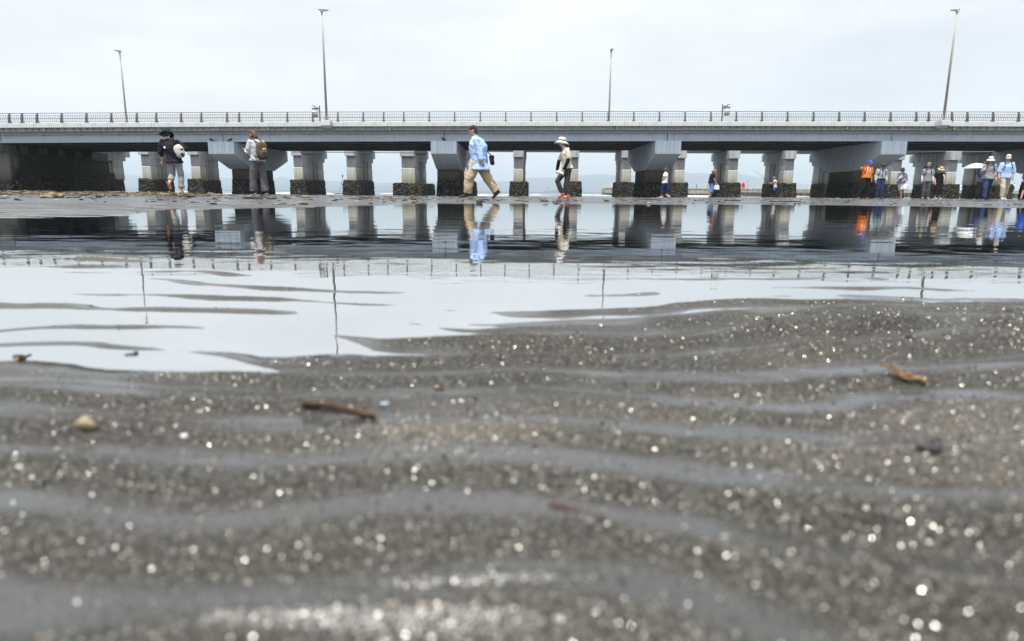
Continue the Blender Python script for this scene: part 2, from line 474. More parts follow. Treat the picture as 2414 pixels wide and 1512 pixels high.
def sand_material():
    m = bpy.data.materials.new('wet_sand'); m.use_nodes = True
    nt = m.node_tree; L = nt.links; b = nt.nodes['Principled BSDF']
    tc = nd(nt, 'ShaderNodeTexCoord')
    aco = nd(nt, 'ShaderNodeAttribute', attribute_name='coarse')
    ata = nd(nt, 'ShaderNodeAttribute', attribute_name='tan')
    awe = nd(nt, 'ShaderNodeAttribute', attribute_name='wet')
    g1 = nd(nt, 'ShaderNodeTexNoise', i_Scale=650.0, i_Detail=3.0)
    g2 = nd(nt, 'ShaderNodeTexNoise', i_Scale=9.0, i_Detail=5.0)
    vo = nd(nt, 'ShaderNodeTexVoronoi', i_Scale=620.0)
    for n in (g1, g2, vo): L.new(tc.outputs['Object'], n.inputs['Vector'])
    grain = nd(nt, 'ShaderNodeValToRGB')
    e = grain.color_ramp.elements
    e[0].position = 0.05; e[0].color = (0.015, 0.0095, 0.007, 1)
    e[1].position = 0.85; e[1].color = (0.076, 0.0745, 0.065, 1)
    k = grain.color_ramp.elements.new(0.5); k.color = (0.030, 0.0295, 0.0245, 1)
    sep = nd(nt, 'ShaderNodeSeparateColor')
    L.new(vo.outputs['Color'], sep.inputs['Color']); L.new(sep.outputs['Red'], grain.inputs['Fac'])
    tanr = nd(nt, 'ShaderNodeMix', data_type='RGBA', blend_type='MIX'); tanr.inputs['B'].default_value = (0.165, 0.150, 0.124, 1)
    tf = nd(nt, 'ShaderNodeMath', operation='MULTIPLY'); L.new(ata.outputs['Fac'], tf.inputs[0]); L.new(sep.outputs['Green'], tf.inputs[1])
    L.new(tf.outputs[0], tanr.inputs['Factor']); L.new(grain.outputs['Color'], tanr.inputs['A'])
    silt = nd(nt, 'ShaderNodeMix', data_type='RGBA'); silt.inputs['A'].default_value = (0.040, 0.041, 0.039, 1); silt.inputs['B'].default_value = (0.060, 0.059, 0.055, 1)
    L.new(g2.outputs['Fac'], silt.inputs['Factor'])
    mix = nd(nt, 'ShaderNodeMix', data_type='RGBA')
    L.new(aco.outputs['Fac'], mix.inputs['Factor']); L.new(silt.outputs['Result'], mix.inputs['A']); L.new(tanr.outputs['Result'], mix.inputs['B'])
    asu = nd(nt, 'ShaderNodeAttribute', attribute_name='submerged')     # brown algal film where the pool always stands
    alg = nd(nt, 'ShaderNodeMix', data_type='RGBA'); alg.inputs['A'].default_value = (0.105, 0.088, 0.042, 1); alg.inputs['B'].default_value = (0.175, 0.155, 0.095, 1)
    L.new(g2.outputs['Fac'], alg.inputs['Factor'])
    mx3 = nd(nt, 'ShaderNodeMix', data_type='RGBA')
    L.new(asu.outputs['Fac'], mx3.inputs['Factor']); L.new(mix.outputs['Result'], mx3.inputs['A']); L.new(alg.outputs['Result'], mx3.inputs['B'])
    L.new(mx3.outputs['Result'], b.inputs['Base Color'])
    # smooth wet film in the troughs, rough grains on the crests
    ro = nd(nt, 'ShaderNodeMapRange'); ro.inputs['To Min'].default_value = 0.17; ro.inputs['To Max'].default_value = 0.62
    L.new(aco.outputs['Fac'], ro.inputs['Value'])
    rw = nd(nt, 'ShaderNodeMix', data_type='FLOAT'); rw.inputs['B'].default_value = 0.16
    wf = nd(nt, 'ShaderNodeMath', operation='MULTIPLY'); wf.inputs[1].default_value = 0.85
    L.new(awe.outputs['Fac'], wf.inputs[0]); L.new(wf.outputs[0], rw.inputs['Factor']); L.new(ro.outputs['Result'], rw.inputs['A'])
    afi = nd(nt, 'ShaderNodeAttribute', attribute_name='film')
    rf = nd(nt, 'ShaderNodeMix', data_type='FLOAT'); rf.inputs['B'].default_value = 0.09
    L.new(afi.outputs['Fac'], rf.inputs['Factor']); L.new(rw.outputs['Result'], rf.inputs['A']); L.new(rf.outputs['Result'], b.inputs['Roughness'])
    sl = nd(nt, 'ShaderNodeMapRange'); sl.inputs['To Min'].default_value = 0.55; sl.inputs['To Max'].default_value = 0.16; L.new(aco.outputs['Fac'], sl.inputs['Value']); L.new(sl.outputs['Result'], b.inputs['Specular IOR Level'])
    bs = nd(nt, 'ShaderNodeMath', operation='MULTIPLY_ADD'); bs.inputs[1].default_value = 0.85
    nf = nd(nt, 'ShaderNodeMath', operation='SUBTRACT'); nf.inputs[0].default_value = 1.0; L.new(afi.outputs['Fac'], nf.inputs[1])
    cf = nd(nt, 'ShaderNodeMath', operation='MULTIPLY'); L.new(aco.outputs['Fac'], cf.inputs[0]); L.new(nf.outputs[0], cf.inputs[1])
    b2 = nd(nt, 'ShaderNodeMath', operation='MULTIPLY'); b2.inputs[1].default_value = 0.11; L.new(nf.outputs[0], b2.inputs[0]); L.new(b2.outputs[0], bs.inputs[2])
    L.new(cf.outputs[0], bs.inputs[0])
    hb = nd(nt, 'ShaderNodeMath', operation='ADD'); L.new(g1.outputs['Fac'], hb.inputs[0]); L.new(vo.outputs['Distance'], hb.inputs[1])
    bp = nd(nt, 'ShaderNodeBump'); bp.inputs['Distance'].default_value = 0.0009
    L.new(bs.outputs[0], bp.inputs['Strength']); L.new(hb.outputs[0], bp.inputs['Height']); L.new(bp.outputs['Normal'], b.inputs['Normal'])
    # every coarse grain is a small wet facet turned its own way
    v2 = nd(nt, 'ShaderNodeTexVoronoi', i_Scale=1300.0); L.new(tc.outputs['Object'], v2.inputs['Vector'])
    sb_ = nd(nt, 'ShaderNodeVectorMath', operation='SUBTRACT'); sb_.inputs[1].default_value = (0.5, 0.5, 0.5); L.new(v2.outputs['Color'], sb_.inputs[0])
    sc_ = nd(nt, 'ShaderNodeVectorMath', operation='SCALE'); sc_.inputs['Scale'].default_value = 1.9; L.new(sb_.outputs[0], sc_.inputs[0])
    ge = nd(nt, 'ShaderNodeNewGeometry'); ad_ = nd(nt, 'ShaderNodeVectorMath', operation='ADD'); L.new(ge.outputs['Normal'], ad_.inputs[0]); L.new(sc_.outputs[0], ad_.inputs[1])
    nm = nd(nt, 'ShaderNodeVectorMath', operation='NORMALIZE'); L.new(ad_.outputs[0], nm.inputs[0])
    gl = nd(nt, 'ShaderNodeBsdfGlossy'); gl.inputs['Roughness'].default_value = 0.19; gl.inputs['Color'].default_value = (0.95, 0.93, 0.86, 1); L.new(nm.outputs[0], gl.inputs['Normal'])
    asp = nd(nt, 'ShaderNodeAttribute', attribute_name='spark')
    gr = nd(nt, 'ShaderNodeMath', operation='MULTIPLY_ADD'); gr.inputs[1].default_value = 0.11; gr.inputs[2].default_value = 0.042; L.new(asp.outputs['Fac'], gr.inputs[0])
    gf = nd(nt, 'ShaderNodeMath', operation='MULTIPLY'); L.new(gr.outputs[0], gf.inputs[1]); L.new(cf.outputs[0], gf.inputs[0])
    ms = nd(nt, 'ShaderNodeMixShader'); L.new(gf.outputs[0], ms.inputs['Fac']); L.new(b.outputs[0], ms.inputs[1]); L.new(gl.outputs[0], ms.inputs[2])
    L.new(ms.outputs[0], nt.nodes['Material Output'].inputs['Surface'])
    return m

sand_me = build_sand()
M_SAND = sand_material()
sand_me.materials.append(M_SAND)
tag(link('sand', sand_me), 'wet rippled grey sand flat with a shallow tide pool', kind='structure')

# ------------------------------------------------------------------ water
def water_material(name, tint, layers, rough=0.0):
    m = bpy.data.materials.new(name); m.use_nodes = True
    nt = m.node_tree; L = nt.links; nt.nodes.clear()
    out = nd(nt, 'ShaderNodeOutputMaterial')
    gl = nd(nt, 'ShaderNodeBsdfGlossy'); gl.inputs['Roughness'].default_value = rough; gl.inputs['Color'].default_value = (0.83, 0.835, 0.825, 1)
    if tint[0] == 'clear':
        un = nd(nt, 'ShaderNodeBsdfTransparent'); un.inputs['Color'].default_value = (*tint[1], 1)
    else:
        un = nd(nt, 'ShaderNodeBsdfDiffuse'); un.inputs['Color'].default_value = (*tint[1], 1)
    fr = nd(nt, 'ShaderNodeFresnel'); fr.inputs['IOR'].default_value = 1.333
    mx = nd(nt, 'ShaderNodeMixShader')
    tc = nd(nt, 'ShaderNodeTexCoord')
    nrm = None
    for sc, dist, stretch in layers:
        mp = nd(nt, 'ShaderNodeMapping'); mp.inputs['Scale'].default_value = stretch
        n = nd(nt, 'ShaderNodeTexNoise', i_Scale=sc, i_Detail=2.0, i_Roughness=0.45)
        L.new(tc.outputs['Object'], mp.inputs['Vector']); L.new(mp.outputs['Vector'], n.inputs['Vector'])
        bp = nd(nt, 'ShaderNodeBump'); bp.inputs['Strength'].default_value = 1.0; bp.inputs['Distance'].default_value = dist
        L.new(n.outputs['Fac'], bp.inputs['Height'])
        if nrm is not None: L.new(nrm, bp.inputs['Normal'])
        nrm = bp.outputs['Normal']
    L.new(nrm, gl.inputs['Normal']); L.new(nrm, fr.inputs['Normal'])
    L.new(fr.outputs[0], mx.inputs['Fac']); L.new(un.outputs[0], mx.inputs[1]); L.new(gl.outputs[0], mx.inputs[2])
    L.new(mx.outputs[0], out.inputs['Surface'])
    return m

M_POND = water_material('pool_water', ('clear', (0.93, 0.93, 0.88)), [(3.2, 0.0015, (0.7, 1.3, 1)), (15.0, 0.00026, (0.45, 1.3, 1))])
def build_pond():
    an = np.radians(np.linspace(-92, 92, 190))
    V = []; nr = 120
    for a in an:
        rf = float(np.interp(math.degrees(a), FAR_PH, FAR_R)) * 1.12 + 0.6
        rn = float(np.interp(math.degrees(a), NEAR_PH, NEAR_R))
        for k in range(nr + 1):
            d = 0.28 * (rf / 0.28) ** (k / nr)
            # in front of the pool the water table follows the sand, standing only in the ripple troughs
            z = 0.020 * (1 - math.exp(-max(rn - d, 0) / 0.22)) - float(np.interp(rn - d, [0, 0.05, 0.12, 0.25], [0, 0.0028, 0.0085, 0.0160]))
            V.append((math.sin(a) * d, math.cos(a) * d, z))
    n = nr + 1
    Fc = [(i * n + k, (i + 1) * n + k, (i + 1) * n + k + 1, i * n + k + 1) for i in range(len(an) - 1) for k in range(nr)]
    Fc = [tuple(reversed(f)) for f in Fc]
    me = np_mesh('pool_water', V, Fc)
    me.materials.append(M_POND)
    return link('pool_water', me)
po = build_pond()
tag(po, 'shallow tide pool mirroring the bridge and the walkers', kind='structure')

M_SEA = water_material('sea_water', ('deep', (0.10, 0.125, 0.13)), [(0.35, 0.10, (0.4, 1.0, 1)), (1.8, 0.03, (0.5, 1.2, 1))], 0.08)
sea = MB().add([(-8400, -280, -0.17), (8400, -280, -0.17), (8400, 9100, -0.17), (-8400, 9100, -0.17)], [(0, 1, 2, 3)])
tag(sea.build('sea', M_SEA, None, fixn=False), 'pale flat sea beyond the piers', kind='structure')

# small breaking crests on the sea edge
M_FOAM = mat('foam', (0.75, 0.77, 0.78), 0.7, 0.3, 0.2, 6)
wv = MB()
r2 = random.Random(3)
for i in range(70):
    Y = r2.uniform(76, 150); X = r2.uniform(-0.78, 0.55) * Y
    n = 14; ln = r2.uniform(2, 9); h = r2.uniform(0.03, 0.10)
    ring = []
    for k in range(n + 1):
        t = k / n - 0.5
        hh = h * max(0.05, 1 - (2 * t) ** 2) * (0.7 + 0.5 * r2.random())
        ring.append([(X + t * ln, Y + 0.3 * math.sin(t * 5) + dy * 0.35, -0.175 + zz * hh) for dy, zz in ((-1, 0), (-0.4, 0.7), (0, 1), (0.6, 0.5), (1, 0))])
    wv.rings(ring)
tag(wv.build('wave_foam', M_FOAM, None, smoothed=True), 'low white wavelets on the sea behind the piers', kind='stuff')

# ------------------------------------------------------------------ mountains across the bay
def ridge(name, pts, Y, depth, rough, m, seed, label):
    us = np.linspace(-420, 2840, 330)
    vv = np.interp(us, [p[0] for p in pts], [p[1] for p in pts])
    tops = [at(u, v, Y) for u, v in zip(us, vv)]
    nrow = 12
    V = []
    for k in range(nrow + 1):
        t = k / nrow * 2 - 1                      # -1 near foot .. 0 crest .. 1 far foot
        for i, p in enumerate(tops):
            s = (1 - abs(t)) ** 1.25
            nz = float(fbm(np.array([p.x * 0.004]), np.array([t * 2.2]), seed, 4)[0]) if k % 12 else 0
            h = (p.z + rough * float(fbm(np.array([i * 0.33]), np.array([0.5]), seed + 1, 4)[0])) * s + nz * rough * 2.0 * (1 - s) * s * 4
            V.append((p.x * (1 + t * depth / Y * 0.6), Y + t * depth, max(h, -1.0) if abs(t) < 0.99 else -1.0))
    n = len(us)
    Fc = [(k * n + i, k * n + i + 1, (k + 1) * n + i + 1, (k + 1) * n + i) for k in range(nrow) for i in range(n - 1)]
    me = np_mesh(name, V, Fc)
    me.materials.append(m)
    return tag(link(name, me), label, kind='structure')

M_FOREST = mat('forest_slope', (0.035, 0.052, 0.042), 0.9, 0.1, 0.5, 0.006, dark=(0.02, 0.034, 0.03))
FAR_RIDGE = [(-420, 424), (0, 421), (200, 418), (283, 415), (312, 412), (335, 416), (440, 408), (480, 412), (530, 420), (600, 424), (648, 422), (662, 416.5), (680, 421), (700, 426), (800, 427), (900, 432), (1000, 428), (1100, 427), (1200, 428), (1240, 420), (1310, 418), (1400, 411), (1480, 414), (1560, 412), (1617, 409), (1640, 408), (1664, 409), (1700, 412), (1744, 411), (1770, 414), (1804, 421), (1850, 428), (1950, 440), (2100, 449), (2414, 453), (2840, 456)]
NEAR_RIDGE = [(-420, 438), (200, 438), (500, 439), (570, 436), (650, 435), (720, 440), (800, 441), (888, 439), (920, 437), (950, 441), (1010, 439), (1100, 447), (1250, 448), (1400, 446), (1500, 443), (1620, 438), (1700, 437), (1800, 445), (1950, 452), (2200, 456), (2840, 459)]
ridge('mountains', FAR_RIDGE, 7200, 1400, 6, M_FOREST, 301, 'pale blue mountain range fading into haze across the bay')
ridge('foothills', NEAR_RIDGE, 5700, 600, 4, M_FOREST, 311, 'low hazy coastal hills in front of the mountains')

# ------------------------------------------------------------------ the air
hz = MB().box((-8600, -300, -3.0), (8600, 9200, 262))
hm = bpy.data.materials.new('haze_air'); hm.use_nodes = True
hn = hm.node_tree; hn.nodes.clear()
ho = nd(hn, 'ShaderNodeOutputMaterial'); hv = nd(hn, 'ShaderNodeVolumePrincipled')
hv.inputs['Color'].default_value = (0.72, 0.88, 1.0, 1)
hv.inputs['Density'].default_value = 0.00025
hv.inputs['Anisotropy'].default_value = 0.0
hn.links.new(hv.outputs[0], ho.inputs['Volume'])
HAZE = hz.build('haze', hm)
tag(HAZE, 'thin summer haze over the bay', kind='stuff')
HAZE.display_type = 'WIRE'

# ------------------------------------------------------------------ loose grit and shell on the ripples
def build_grit(N, seed, smin, smax, pick, name, label, dmin=0.16, dmax=1.7, nacre=0.095, over=5):
    g = np.random.default_rng(seed)
    n0 = N * over
    d = np.exp(g.uniform(math.log(dmin), math.log(dmax), n0)); a = np.radians(g.uniform(-47, 47, n0))
    x = np.sin(a) * d; y = np.cos(a) * d
    z, co, ta, we, su, fi, spk = terrain(x, y, True)
    keep = (g.random(n0) < pick(co, ta, d) if nacre < 0.2 else g.random(n0) < np.clip((spk - 0.9) / 1.5, 0, 1)) & (z > -0.004)
    idx = np.nonzero(keep)[0][:N]
    x, y, z, ta, d, co = x[idx], y[idx], z[idx], ta[idx], d[idx], co[idx]
    n = len(idx)
    s = smin + (smax - smin) * g.random(n) ** 2.6
    # squashed octahedra, each turned its own way
    base = np.array([[1, 0, 0], [0, 1, 0], [-1, 0, 0], [0, -1, 0], [0.15, 0.1, 0.55], [0, 0, -0.45]])
    base = base[None] * (0.7 + 0.6 * g.random((n, 6, 1)))
    yaw = g.uniform(0, 2 * math.pi, n); tilt = g.normal(0, 0.42, n); roll = g.normal(0, 0.42, n)
    cy, sy = np.cos(yaw), np.sin(yaw); ct, st = np.cos(tilt), np.sin(tilt); cr, sr = np.cos(roll), np.sin(roll)
    X, Yv, Z = base[..., 0], base[..., 1], base[..., 2]
    Y1 = Yv * ct[:, None] - Z * st[:, None]; Z1 = Yv * st[:, None] + Z * ct[:, None]
    X2 = X * cr[:, None] + Z1 * sr[:, None]; Z2 = -X * sr[:, None] + Z1 * cr[:, None]
    X3 = X2 * cy[:, None] - Y1 * sy[:, None]; Y3 = X2 * sy[:, None] + Y1 * cy[:, None]
    P = np.stack([x[:, None] + X3 * s[:, None], y[:, None] + Y3 * s[:, None], (z + s * 0.22)[:, None] + Z2 * s[:, None]], -1)
    tri = np.array([[0, 1, 4], [1, 2, 4], [2, 3, 4], [3, 0, 4], [1, 0, 5], [2, 1, 5], [3, 2, 5], [0, 3, 5]])
    Fc = (tri[None] + 6 * np.arange(n)[:, None, None]).reshape(-1, 3)
    me = np_mesh(name, P.reshape(-1, 3), Fc, False)
    pal = np.array([[.055, .052, .042], [.030, .029, .025], [.11, .10, .08], [.24, .22, .185], [.62, .60, .55], [.34, .25, .17], [.30, .22, .22], [.14, .16, .12]])
    w0 = np.array([.34, .24, .17, .07, .03, .05, .03, .07]); w1 = np.array([.06, .05, .14, .24, .12, .24, .12, .03])
    t = np.clip(ta * 1.2, 0, 1)[:, None]
    w = w0[None] * (1 - t) + w1[None] * t
    cw = np.cumsum(w, 1); cw /= cw[:, -1:]
    ci = (g.random(n)[:, None] > cw).sum(1)
    colr = pal[ci] * (0.75 + 0.5 * g.random((n, 1)))
    gl = g.random(n)
    colr *= 0.62
    if nacre > 0.2: gl = np.where(g.random(n) < nacre, 0.05, 0.5)
    colr[gl < 0.095] = (0.42, 0.41, 0.38) if nacre < 0.2 else (0.62, 0.61, 0.58)
    ca = me.color_attributes.new('tint', 'FLOAT_COLOR', 'POINT')
    ca.data.foreach_set('color', np.repeat(np.concatenate([colr, np.ones((n, 1))], 1), 6, 0).astype(np.float32).ravel())
    attr(me, 'gloss', np.repeat(gl, 6)); attr(me, 'sheen', np.repeat(g.random(n), 6))
    me.materials.append(M_GRIT)
    print(name, n)
    return tag(link(name, me), label, kind='stuff')

M_GRIT = bpy.data.materials.new('wet_grit'); M_GRIT.use_nodes = True
_nt = M_GRIT.node_tree; _b = _nt.nodes['Principled BSDF']
_a = nd(_nt, 'ShaderNodeAttribute', attribute_name='tint'); _nt.links.new(_a.outputs['Color'], _b.inputs['Base Color'])
_g = nd(_nt, 'ShaderNodeAttribute', attribute_name='gloss')
_r = nd(_nt, 'ShaderNodeMapRange'); _r.inputs['To Min'].default_value = 0.20; _r.inputs['To Max'].default_value = 0.55
_s = nd(_nt, 'ShaderNodeAttribute', attribute_name='sheen'); _nt.links.new(_s.outputs['Fac'], _r.inputs['Value']); _nt.links.new(_r.outputs['Result'], _b.inputs['Roughness'])
_b.inputs['Specular IOR Level'].default_value = 0.6
_m = nd(_nt, 'ShaderNodeMapRange'); _m.inputs['From Min'].default_value = 0.10; _m.inputs['From Max'].default_value = 0.09; _m.inputs['To Max'].default_value = 0.75     # a few flakes of nacre
_nt.links.new(_g.outputs['Fac'], _m.inputs['Value']); _nt.links.new(_m.outputs['Result'], _b.inputs['Metallic'])
build_grit(118000, 5, 0.00022, 0.00085, lambda c, t, d: 0.06 + 0.75 * c, 'sand_grit', 'coarse wet sand grains on the ripple crests')
build_grit(9000, 6, 0.0006, 0.0019, lambda c, t, d: 0.02 + 0.30 * c * t + 0.55 * t * (d < 0.8), 'shell_grit', 'crushed pale shell lying in bands on the ripples')
build_grit(2600, 8, 0.00030, 0.0009, None, 'glint_grit', 'bright flakes added as a streak of sun glints nearest the viewer', 0.175, 0.25, 0.6, 130)  # metallic flakes added to brighten the sheen streak

# ================================================================== THE ROAD BRIDGE
Y_F = 43.8                       # outer face of the parapet
Y_G = 44.9                       # near girder
Y_G2 = 54.5                      # far girder
Y_D2 = 55.6                      # far edge of the deck
Z_RAIL = z_at(262.0, Y_F); Z_FT = z_at(286.8, Y_F); Z_FB = z_at(297.6, Y_F)
Z_GB = z_at(333.4, Y_G); Z_GT = Z_FB - 0.02
Z_EB = z_at(306.0, Y_F + 0.36)    # foot of the ribbed edge beam
def dz(x):                       # the deck climbs gently to the right and is slightly humped
    return 0.0080 * x - 6.5e-5 * x * x
def at_deck(u, v, Y):
    return at(u, v, Y)

M_FASCIA = mat('fascia_paint', (0.60, 0.625, 0.64), 0.45, 0.4, 0.08, 1.2, dark=(0.34, 0.33, 0.30), darkpos=(0.58, 0.80), stretch=(1, 1, 0.4), drip=0.45)
M_GIRDER = mat('girder_paint', (0.62, 0.72, 0.83), 0.42, 0.45, 0.10, 0.8, dark=(0.48, 0.52, 0.56), darkpos=(0.56, 0.78), stretch=(0.35, 1, 1.6), drip=0.38)
M_GALV = mat('bracket_steel', (0.55, 0.59, 0.61), 0.5, 0.4, 0.2, 3, dark=(0.16, 0.11, 0.07), darkpos=(0.66, 0.8))
M_RAILM = mat('rail_bronze', (0.10, 0.092, 0.084), 0.45, 0.5, 0.15, 5)
M_RAILP = mat('rail_post_grey', (0.105, 0.096, 0.086), 0.45, 0.5, 0.2, 5)
M_UNDER = mat('under_deck_shaded', (0.15, 0.155, 0.155), 0.6, 0.3, 0.25, 1.2)  # darker copy of the girder paint, under-deck shade put into the colour
M_SLAB = mat('deck_concrete', (0.30, 0.30, 0.29), 0.85, 0.2, 0.25, 1.5)
M_ASPH = mat('asphalt', (0.05, 0.05, 0.052), 0.9, 0.2, 0.3, 8)
M_LAMP = mat('lamp_pole_grey', (0.36, 0.345, 0.325), 0.45, 0.5, 0.1, 2)
M_LENS = mat('lamp_glass', (0.62, 0.60, 0.48), 0.25, 0.5, 0.1, 9)
M_BLACK = mat('black_iron', (0.02, 0.02, 0.021), 0.5, 0.4, 0.2, 6)
M_WHITE = mat('white_paint', (0.74, 0.75, 0.75), 0.5, 0.4, 0.08, 3)

BX0, BX1 = -46.0, 62.0
bridge = thing('road_bridge', (0, Y_F, Z_FB), 'long blue-grey steel girder road bridge spanning the sand flat', 'bridge')

sb = MB().prism_x([(Y_F + 0.10, Z_FB + 0.03), (Y_D2 - 0.10, Z_FB + 0.03), (Y_D2 - 0.10, Z_FT - 0.05), (Y_F + 0.10, Z_FT - 0.05)], BX0, BX1, 40).bend(dz)
sb.build('deck_slab', M_SLAB, bridge)
MB().prism_x([(Y_F + 2.6, Z_FT - 0.045), (Y_D2 - 2.6, Z_FT - 0.045), (Y_D2 - 2.6, Z_FT - 0.03), (Y_F + 2.6, Z_FT - 0.03)], BX0, BX1, 40).bend(dz).build('carriageway', M_ASPH, bridge)
for yy in (Y_F + 2.5, Y_D2 - 2.6):
    MB().prism_x([(yy, Z_FT - 0.05), (yy + 0.1, Z_FT - 0.05), (yy + 0.1, Z_FT + 0.10), (yy, Z_FT + 0.10)], BX0, BX1, 40).bend(dz).build('kerb', M_SLAB, bridge)

# fascia panels (about a metre each, three small lugs)
PW = x_at(36.3 + 1207, Y_F)
pm = MB().cbox((0.008, Y_F, Z_FB), (PW - 0.008, Y_F + 0.10, Z_FT), 0.006)
for k in (0.2, 0.53, 0.86):
    pm.box((PW * k - 0.014, Y_F - 0.015, Z_FB + 0.13), (PW * k + 0.014, Y_F + 0.001, Z_FB + 0.16))
    pm.box((PW * k + 0.006, Y_F - 0.010, Z_FB + 0.09), (PW * k + 0.014, Y_F + 0.001, Z_FB + 0.13))
me_panel = pm.mesh('fascia_panel', Vector((0, Y_F, Z_FB))); finish(me_panel, M_FASCIA)
npan = int((BX1 - BX0) / PW)
for i in range(npan):
    x = BX0 + i * PW
    o = link('fascia_panel', me_panel, bridge, (x, Y_F + rnd.uniform(-0.003, 0.003), Z_FB + dz(x + PW / 2)))
    o.rotation_euler.y = -math.atan(0.008 - 1.3e-4 * x)
MB().prism_x([(Y_D2 - 0.1, Z_FB), (Y_D2, Z_FB), (Y_D2, Z_FT), (Y_D2 - 0.1, Z_FT)], BX0, BX1, 40).bend(dz).build('rear_fascia', M_FASCIA, bridge)

# triangular brackets under the overhang
MB().prism_x([(Y_F + 0.34, Z_EB), (Y_F + 0.36, Z_EB), (Y_F + 0.36, Z_FB + 0.03), (Y_F + 0.34, Z_FB + 0.03)], BX0, BX1, 40).bend(dz).build('edge_beam', M_GALV, bridge)
MB().prism_x([(Y_F + 0.25, Z_EB - 0.02), (Y_F + 0.40, Z_EB - 0.02), (Y_F + 0.40, Z_EB), (Y_F + 0.25, Z_EB)], BX0, BX1, 40).bend(dz).build('edge_flange', M_GALV, bridge)
bm_ = MB().rings([[(s_, Y_F + 0.10, Z_FB + 0.02), (s_, Y_F + 0.34, Z_FB + 0.02), (s_, Y_F + 0.34, Z_EB + 0.01), (s_, Y_F + 0.25, Z_EB + 0.01), (s_, Y_F + 0.10, Z_FB - 0.05)] for s_ in (-0.012, 0.012)])
me_br = bm_.mesh('bracket', Vector((0, Y_F, Z_FB))); finish(me_br, M_GALV)
x = -41.0; k = 0
while x < 44:
    link('bracket', me_br, bridge, (x, Y_F, Z_FB + dz(x)))
    k += 1
    x += 0.42 if k % 7 else 0.62

# girders between the piers
HAM_U = [-6.0, 521.5, 1046.0, 1575.0, 2107.0, 2638.0, 3170.0]
HAM_X = [x_at(u, Y_G - 0.4, 348) for u in HAM_U]
ends = [BX0] + HAM_X + [BX1]
gys = [Y_G + (Y_G2 - Y_G) * k / 5 for k in range(6)]
for a, b in zip(ends[:-1], ends[1:]):
    for gi, gy in enumerate(gys):
        g = MB()
        n = 8
        w = 0.012; fl = 0.24
        x0, x1 = a + 0.025, b - 0.025
        g.prism_x([(gy - w, Z_GB + 0.03), (gy + w, Z_GB + 0.03), (gy + w, Z_GT), (gy - w, Z_GT)], x0, x1, n)
        g.prism_x([(gy - fl, Z_GB), (gy + fl, Z_GB), (gy + fl, Z_GB + 0.035), (gy - fl, Z_GB + 0.035)], x0, x1, n)
        g.prism_x([(gy - 0.16, Z_GT - 0.03), (gy + 0.16, Z_GT - 0.03), (gy + 0.16, Z_GT + 0.02), (gy - 0.16, Z_GT + 0.02)], x0, x1, n)
        if gi == 0:                              # stiffener band along the outer web
            g.prism_x([(gy - 0.05, Z_GB + 0.40), (gy - w, Z_GB + 0.40), (gy - w, Z_GB + 0.425), (gy - 0.05, Z_GB + 0.425)], x0, x1, n)
        g.bend(dz)
        g.build('girder', M_GIRDER if gi == 0 else M_UNDER, bridge)
    m = 5
    for k in range(m + 1):                       # cross frames
        cx = a + 0.25 + (b - a - 0.5) * k / m
        MB().box((cx - 0.012, gys[0] + 0.03, Z_GB + 0.25), (cx + 0.012, gys[-1] - 0.03, Z_GB + 0.60)).bend(dz).build('cross_beam', M_UNDER, bridge)

# service pipe with clamps, drain spouts
yp = Y_G - 0.32; zp = z_at(311.5, yp)
pts = [(xx, yp, zp + dz(xx)) for xx in np.linspace(-39, BX1, 60)]
MB().tube(pts, 0.055, 8).build('service_pipe', M_FASCIA, bridge, True)
cm = MB().box((-0.02, yp - 0.075, zp - 0.12), (0.02, yp + 0.31, zp - 0.085)).box((-0.02, yp - 0.09, zp - 0.12), (0.02, yp - 0.06, zp + 0.12)).box((-0.09, yp - 0.08, zp - 0.02), (0.09, yp - 0.062, zp + 0.03))
me_cl = cm.mesh('pipe_clamp', Vector((0, yp, zp))); finish(me_cl, M_GALV)
x = x_at(996, yp, 311)
while x > -38: x -= 2.50
while x < 44:
    link('pipe_clamp', me_cl, bridge, (x, yp, zp + dz(x))); x += 2.50
dm = MB().tube([(0, Y_F + 0.20, Z_FB + 0.02), (0, Y_F + 0.20, Z_EB - 0.02)], 0.07, 10, ends=False)
me_dr = dm.mesh('drain_spout', Vector((0, Y_F + 0.20, Z_FB))); finish(me_dr, M_FASCIA, True)
for u in (104, 386, 633, 918, 1168, 1455, 1706, 1997, 2250):
    x = x_at(u, Y_F + 0.20, 300); link('drain_spout', me_dr, bridge, (x, Y_F + 0.20, Z_FB + dz(x)))

# railing: curved posts, a hand rail, three thin rails with bars
RH = Z_RAIL - Z_FT
def post_mesh():
    m = MB(); n = 7; rs = []
    for k in range(n + 1):
        t = k / n
        yo = 0.13 * t * t - 0.02 * t
        w = 0.042; dpt = 0.075 - 0.03 * t
        z = Z_FT + RH * (0.10 + 0.90 * t)
        rs.append([(-w, Y_F + 0.06 + yo, z), (w, Y_F + 0.06 + yo, z), (w, Y_F + 0.06 + yo + dpt * 2, z), (-w, Y_F + 0.06 + yo + dpt * 2, z)])
    m.rings(rs)
    m.box((-0.065, Y_F + 0.03, Z_FT + 0.001), (0.065, Y_F + 0.26, Z_FT + RH * 0.12))
    me = m.mesh('railing_post', Vector((0, Y_F, Z_FT))); finish(me, M_RAILP); return me
me_post = post_mesh()
src = []
for off, zs in ((0, [80, 200, 342, 575, 810, 1045, 1285, 1470, 1705, 1895, 2138, 2252]), (960, [52, 293, 533, 770, 1010, 1203, 1393, 1633, 1873, 2115, 2355]),
                (1920, [180, 422, 663, 908, 1150, 1392, 1634, 1878, 2118, 2360]), (2880, [187, 432, 675, 915, 1160, 1403, 1520, 1740, 1885, 2128, 2370])):
    src += [(off + q * 960 / 2414) * 0.62865 for q in zs]
